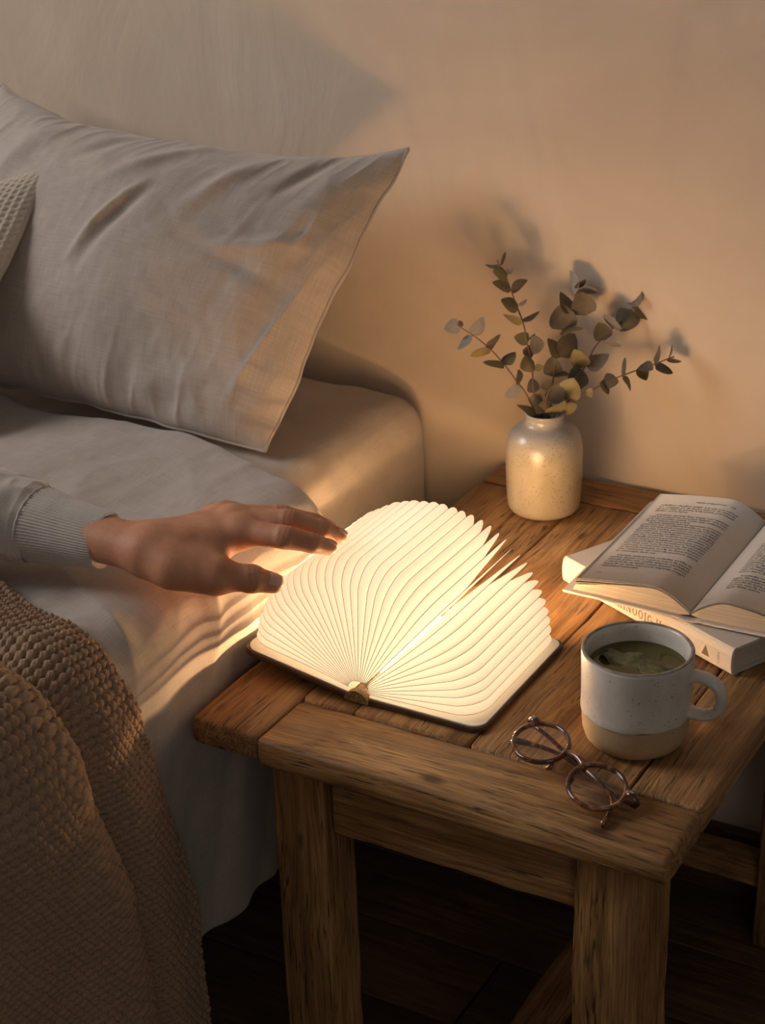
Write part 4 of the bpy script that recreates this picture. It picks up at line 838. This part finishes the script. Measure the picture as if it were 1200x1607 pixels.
def cone(a, b, ra, rb, k=.004, sq=None):
    """blend a tapered capsule into the field; sq=(axis, factor) squashes it along a direction"""
    a = np.asarray(a, float); b = np.asarray(b, float); m = max(ra, rb)+.016
    sl, (X, Y, Z) = sub(np.minimum(a, b)-m, np.maximum(a, b)+m)
    d = b-a; L2 = d@d+1e-12; px, py, pz = X-a[0], Y-a[1], Z-a[2]; t = np.clip((px*d[0]+py*d[1]+pz*d[2])/L2, 0, 1)
    qx, qy, qz = px-t*d[0], py-t*d[1], pz-t*d[2]
    if sq is not None:
        n, f = sq; h = qx*n[0]+qy*n[1]+qz*n[2]; e = h*(f-1); qx, qy, qz = qx+e*n[0], qy+e*n[1], qz+e*n[2]
    D = np.sqrt(qx*qx+qy*qy+qz*qz)-(ra+(rb-ra)*t); S0 = SDF[sl]
    h = np.clip(.5+.5*(S0-D)/k, 0, 1); SDF[sl] = S0*(1-h)+D*h-k*h*(1-h)
unit = lambda v: v/np.linalg.norm(v)
lat = unit(J['pM']-J['iM']); fdir = unit((J['mM']+J['rM'])/2-J['wr']); lat = unit(lat-fdir*(lat@fdir)); dors = unit(np.cross(fdir, lat)); dors = dors if dors[2] > 0 else -dors
W0 = J['wr']; ad = unit(J['wr']-J['fa0'])
alat = unit(lat-ad*(lat@ad))
# forearm and wrist: two parallel cores make the flat oval section
for sgn in (-1, 1):
    cone(J['fa0']+alat*sgn*.0060, W0+alat*sgn*.0070, .0190, .0172, .012)
cone(W0-ad*.012+alat*.010+dors*.004, W0+fdir*.004+alat*.010+dors*.004, .012, .010, .01)
# palm rays
for nm, off, r0, r1 in (('i', -.010, .0160, .0122), ('m', -.003, .0160, .0122), ('r', .006, .0155, .0115), ('p', .011, .0145, .0105)):
    m = J[nm+'M']-dors*.0030; cone(W0+lat*off+fdir*.006-dors*.001, m, r0, r1, .013)
cone(W0+fdir*.02-lat*.004-dors*.010, (J['iM']+J['mM'])/2-fdir*.008-dors*.007, .013, .010, .012)
# thumb base and web
cone(W0-lat*.004+fdir*.004-dors*.002, J['tC'], .0165, .0150, .010)
cone(J['tC'], J['tM'], .0160, .0135, .012); cone(W0-fdir*.004-lat*.006-dors*.002, J['tM'], .0165, .0125, .014)
cone((J['tC']*.45+J['tM']*.55), J['iM']*.72+W0*.28-dors*.006, .0085, .0085, .014)
cone(J['tM'], J['iM']*.55+J['tM']*.25+W0*.20-dors*.006, .0062, .0072, .012)
# fingers
def finger(nm, rs, k0=.007):
    ids = [nm+c for c in ('MPDT' if nm != 't' else 'MIT')]; P = [J[i] for i in ids]
    for i in range(len(P)-1): cone(P[i], P[i+1], rs[i], rs[i+1], k0 if i == 0 else .0022)
    if nm != 't':
        cone(P[1]+dors*.0010, P[1]+dors*.0010+unit(P[2]-P[1])*.002, rs[1]*.90, rs[1]*.88, .003)
        cone(J[nm+'M']+dors*.0012, J[nm+'M']+dors*.001+fdir*.002, rs[0]*.92, rs[0]*.88, .010)
    else: cone(P[1]+(P[1]-P[0])*.02, P[1]+(P[2]-P[1])*.08, rs[1]*1.03, rs[1]*1.0, .003)
finger('p', (.0090, .0078, .0069, .0056)); finger('r', (.0104, .0090, .0080, .0063)); finger('m', (.0112, .0096, .0085, .0066)); finger('i', (.0112, .0097, .0084, .0067)); finger('t', (.0130, .0112, .0086))
def groove(c, d, r, offs, amp=.0008, wd=.0009, side=None):
    m = r*1.6; sl, (X, Y, Z) = sub(c-m, c+m); px, py, pz = X-c[0], Y-c[1], Z-c[2]
    ax = px*d[0]+py*d[1]+pz*d[2]; up_ = (px*side[0]+py*side[1]+pz*side[2])/r; msk = np.clip(up_*1.4, 0, 1)*(np.sqrt(px*px+py*py+pz*pz) < m)
    for o_ in offs: SDF[sl] += (amp*np.exp(-((ax-o_-.0006*up_*up_)/wd)**2)*msk).astype(np.float32)
tocam = unit(np.array(CAM_POS)-J['mP']); dside = unit(dors+.5*tocam)
for nm in 'imr':
    groove(J[nm+'P'], unit(J[nm+'D']-J[nm+'M']), .0095, (-.0022, .0, .0022), side=dside)
    groove(J[nm+'D'], unit(J[nm+'T']-J[nm+'P']), .008, (-.001, .001), .0006, side=dside)
groove(J['tI'], unit(J['tT']-J['tM']), .011, (-.0028, -.0004, .002), .0010, .001, side=unit(tocam+.4*dors))
def surface_nets(S):
    n = np.array(S.shape); neg = S < 0
    c = [(i, j, k) for i in (0, 1) for j in (0, 1) for k in (0, 1)]
    v = lambda A, o_: A[o_[0]:n[0]-1+o_[0], o_[1]:n[1]-1+o_[1], o_[2]:n[2]-1+o_[2]]
    cnt = sum(v(neg, o_).astype(np.int8) for o_ in c); mixm = (cnt > 0) & (cnt < 8); idx = np.argwhere(mixm)
    I = -np.ones(mixm.shape, np.int64); I[mixm] = np.arange(len(idx)); acc = np.zeros((len(idx), 3)); num = np.zeros(len(idx))
    val = {o_: S[idx[:, 0]+o_[0], idx[:, 1]+o_[1], idx[:, 2]+o_[2]] for o_ in c}
    for o_ in c:
        for ax in range(3):
            if o_[ax]: continue
            p = list(o_); p[ax] = 1; p = tuple(p); a, b = val[o_], val[p]; m = (a < 0) != (b < 0); t = np.where(m, a/np.where(a == b, 1, a-b), 0)
            pos = np.array(o_, float)[None]+np.zeros((len(idx), 3)); pos[:, ax] += t; acc += pos*m[:, None]; num += m
    V = (idx+acc/num[:, None]); F = []
    for ax in range(3):
        o1, o2 = (ax+1) % 3, (ax+2) % 3; sh = [slice(1, n[k]-1) for k in range(3)]; a_ = list(sh); b_ = list(sh); a_[ax] = slice(0, n[ax]-1); b_[ax] = slice(1, n[ax])
        A, B = neg[tuple(a_)], neg[tuple(b_)]; e = np.argwhere(A != B); e_ = e.copy()
        for k in range(3):
            if k != ax: e_[:, k] += 1
        flip = A[tuple(e.T)]; q = []
        for d1, d2 in ((-1, -1), (0, -1), (0, 0), (-1, 0)):
            p = e_.copy(); p[:, o1] += d1; p[:, o2] += d2; q.append(I[p[:, 0], p[:, 1], p[:, 2]])
        q = np.stack(q, 1); q[~flip] = q[~flip][:, ::-1]; F.append(q)
    F = np.vstack(F); return V, F[(F >= 0).all(1)]
Vh, Fh = surface_nets(SDF); Vh = Vh*vox+mn
def skin():
    a = NT('skin'); v = a.tc(); n = a.noise(v, 60, 4, .6); n2 = a.noise(a.map(v, (1, 1, 1)), 900, 3, .6); vo = a.n('TexVoronoi'); a.l(v, vo.inputs['Vector']); vo.inputs['Scale'].default_value = 1100
    c = a.ramp(n, [(.3, (.50, .225, .125)), (.7, (.60, .29, .17))])
    h = a.math('ADD', a.math('MULTIPLY', n2, .5), a.math('MULTIPLY', vo.outputs['Distance'], .6))
    return a.set(Base_Color=c, Roughness=.5, Subsurface_Weight=.35, Subsurface_Radius=(.010, .0035, .0018), Subsurface_Scale=.6, Specular_IOR_Level=.35, Normal=a.bump(h, .3, .0008))
M['skin'] = skin()
per = empty('person', tuple(J['wr']), 'person in a pale sweatshirt, only one arm visible, reaching a hand over the lamp', 'person')
hand = fast_obj('arm_and_hand', Vh, Fh, M['skin'], per); sm = hand.modifiers.new('s', 'SMOOTH'); sm.factor = .5; sm.iterations = 2
M['nail'] = plain('nail', (.70, .40, .31), .34, Coat_Weight=.1, Coat_Roughness=.2, Subsurface_Weight=.2, Subsurface_Radius=(.004, .002, .001))
def nail(nm, prev, nrm, w, L, r, fwd):
    T = J[nm]; d = unit(T-J[prev]); n = unit(nrm-d*(nrm@d)); s = np.cross(d, n); c = T+d*fwd; nu, nv = 9, 11; V = []
    for i in range(nu):
        t = i/(nu-1)
        for j in range(nv):
            q = j/(nv-1)*2-1; ww = w/2*(1-.16*(2*t-1)**4-.12*(1-t)**3); ang = q*ww/r
            end = (.0009*(1-q*q)*(1 if t == 1 else 0))
            V.append(c+d*((t-.5)*L+end-(.0010*q*q if t < .2 else 0))+s*(r*math.sin(ang))+n*(r*math.cos(ang)-.0011*(t-.45)**2*4*(1 if t > .45 else .9)))
    m0 = len(V); V += [v-n*.0007 for v in V]; F = [tuple(f) for f in grid_faces(nu, nv)]; F += [tuple(int(i)+m0 for i in f[::-1]) for f in F]
    rim_ = [i for i in range(nv)]+[k*nv+nv-1 for k in range(1, nu)]+[(nu-1)*nv+j for j in range(nv-2, -1, -1)]+[k*nv for k in range(nu-2, 0, -1)]
    for k in range(len(rim_)): a, b = rim_[k], rim_[(k+1) % len(rim_)]; F.append((a, b, b+m0, a+m0))
    mesh_obj('fingernail', V, F, M['nail'], hand)
nail('iT', 'iD', unit(dors+.25*tocam), .0098, .0108, .0074, -.0012); nail('mT', 'mD', unit(dors+.25*tocam), .0098, .0108, .0073, -.0012)
nail('rT', 'rD', unit(dors+.2*tocam), .0090, .0098, .0070, -.0012); nail('pT', 'pD', dors, .0076, .0085, .0062, .0006)
nail('tT', 'tI', unit(tocam+.55*dors), .0122, .0130, .0097, -.0018)
# sleeve and ribbed cuff
def fleece(name, rib=False):
    a = NT(name); v = a.tc(); n = a.noise(v, 900, 3, .7); n2 = a.noise(v, 35, 3)
    c = a.ramp(n, [(.3, (.42, .37, .33)), (.7, (.56, .50, .45))]); c = a.mix(.3, c, a.ramp(n2, [(.3, (.85,)*3), (.7, (1.1,)*3)]), 'MULTIPLY')
    return a.set(Base_Color=c, Roughness=.95, Sheen_Weight=.3, Normal=a.bump(n, .35, .001))
M['fleece'] = fleece('sweatshirt')
def limb(path, radii, nth, wr, ribs=0, seed=0, squash=.86):
    P = np.array(path); R = np.array(radii); n = len(P); tg = np.gradient(P, axis=0); tg /= np.linalg.norm(tg, axis=1)[:, None]
    upv = np.array([0, 0, 1.]); nr = upv-tg*(tg@upv)[:, None]; nr /= np.linalg.norm(nr, axis=1)[:, None]; bn = np.cross(tg, nr)
    th = np.linspace(0, 2*math.pi, nth, endpoint=False); A, I = np.meshgrid(th, np.arange(n), indexing='xy')
    arc = np.concatenate([[0], np.cumsum(np.linalg.norm(np.diff(P, axis=0), axis=1))])[I]
    r = R[I]+wr*(ridge(arc*26+np.cos(A)*.8, np.sin(A)*1.1+arc*8, seed, 2)-.6)+wr*.5*fbm(arc*40, np.cos(A)*2+np.sin(A), seed+3, 2)
    if ribs: r = r+.00045*np.cos(A*ribs)
    return P[I]+nr[I]*(np.cos(A)*r*squash)[..., None]+bn[I]*(np.sin(A)*r)[..., None]
Ps = smooth_path([J['e2'], J['e1'], J['e0'], J['fa0']], 110); k = np.linspace(0, 1, 110)
Rs = np.interp(k, [0, .35, .68, .9, 1], [.058, .052, .044, .040, .0355])
V = limb(Ps, Rs, 120, .0032, 0, 71, .84); slv = fast_obj('sleeve', V, grid_faces(110, 120, wrap_v=True), M['fleece'], per)
cdir = unit(J['fa1']-J['fa0']); Pc = [J['fa0']-cdir*.004]+[J['fa0']+(J['fa1']-J['fa0'])*q for q in np.linspace(0, 1, 22)]
Rc = np.concatenate([[.0345], np.interp(np.linspace(0, 1, 22), [0, .1, .5, 1], [.0362, .0352, .0304, .0262])])
# the cuff turns in on itself at its end
Pc += [J['fa1']+cdir*.0012, J['fa1']+cdir*.0002, J['fa1']-cdir*.012]; Rc = np.concatenate([Rc, [.0254, .0242, .0234]])
V = limb(Pc, Rc, 432, .0006, 72, 75, .88); fast_obj('cuff', V, grid_faces(len(Pc), 432, wrap_v=True), M['fleece'], slv)['label'] = 'ribbed knit cuff'
seam = [np.mean(V[1], axis=0)]; ringp = V[1][::9]; Vt, Ft = tube([tuple(p) for p in ringp], .0011, 6, closed=True); mesh_obj('cuff_seam', Vt, Ft, M['fleece'], slv)
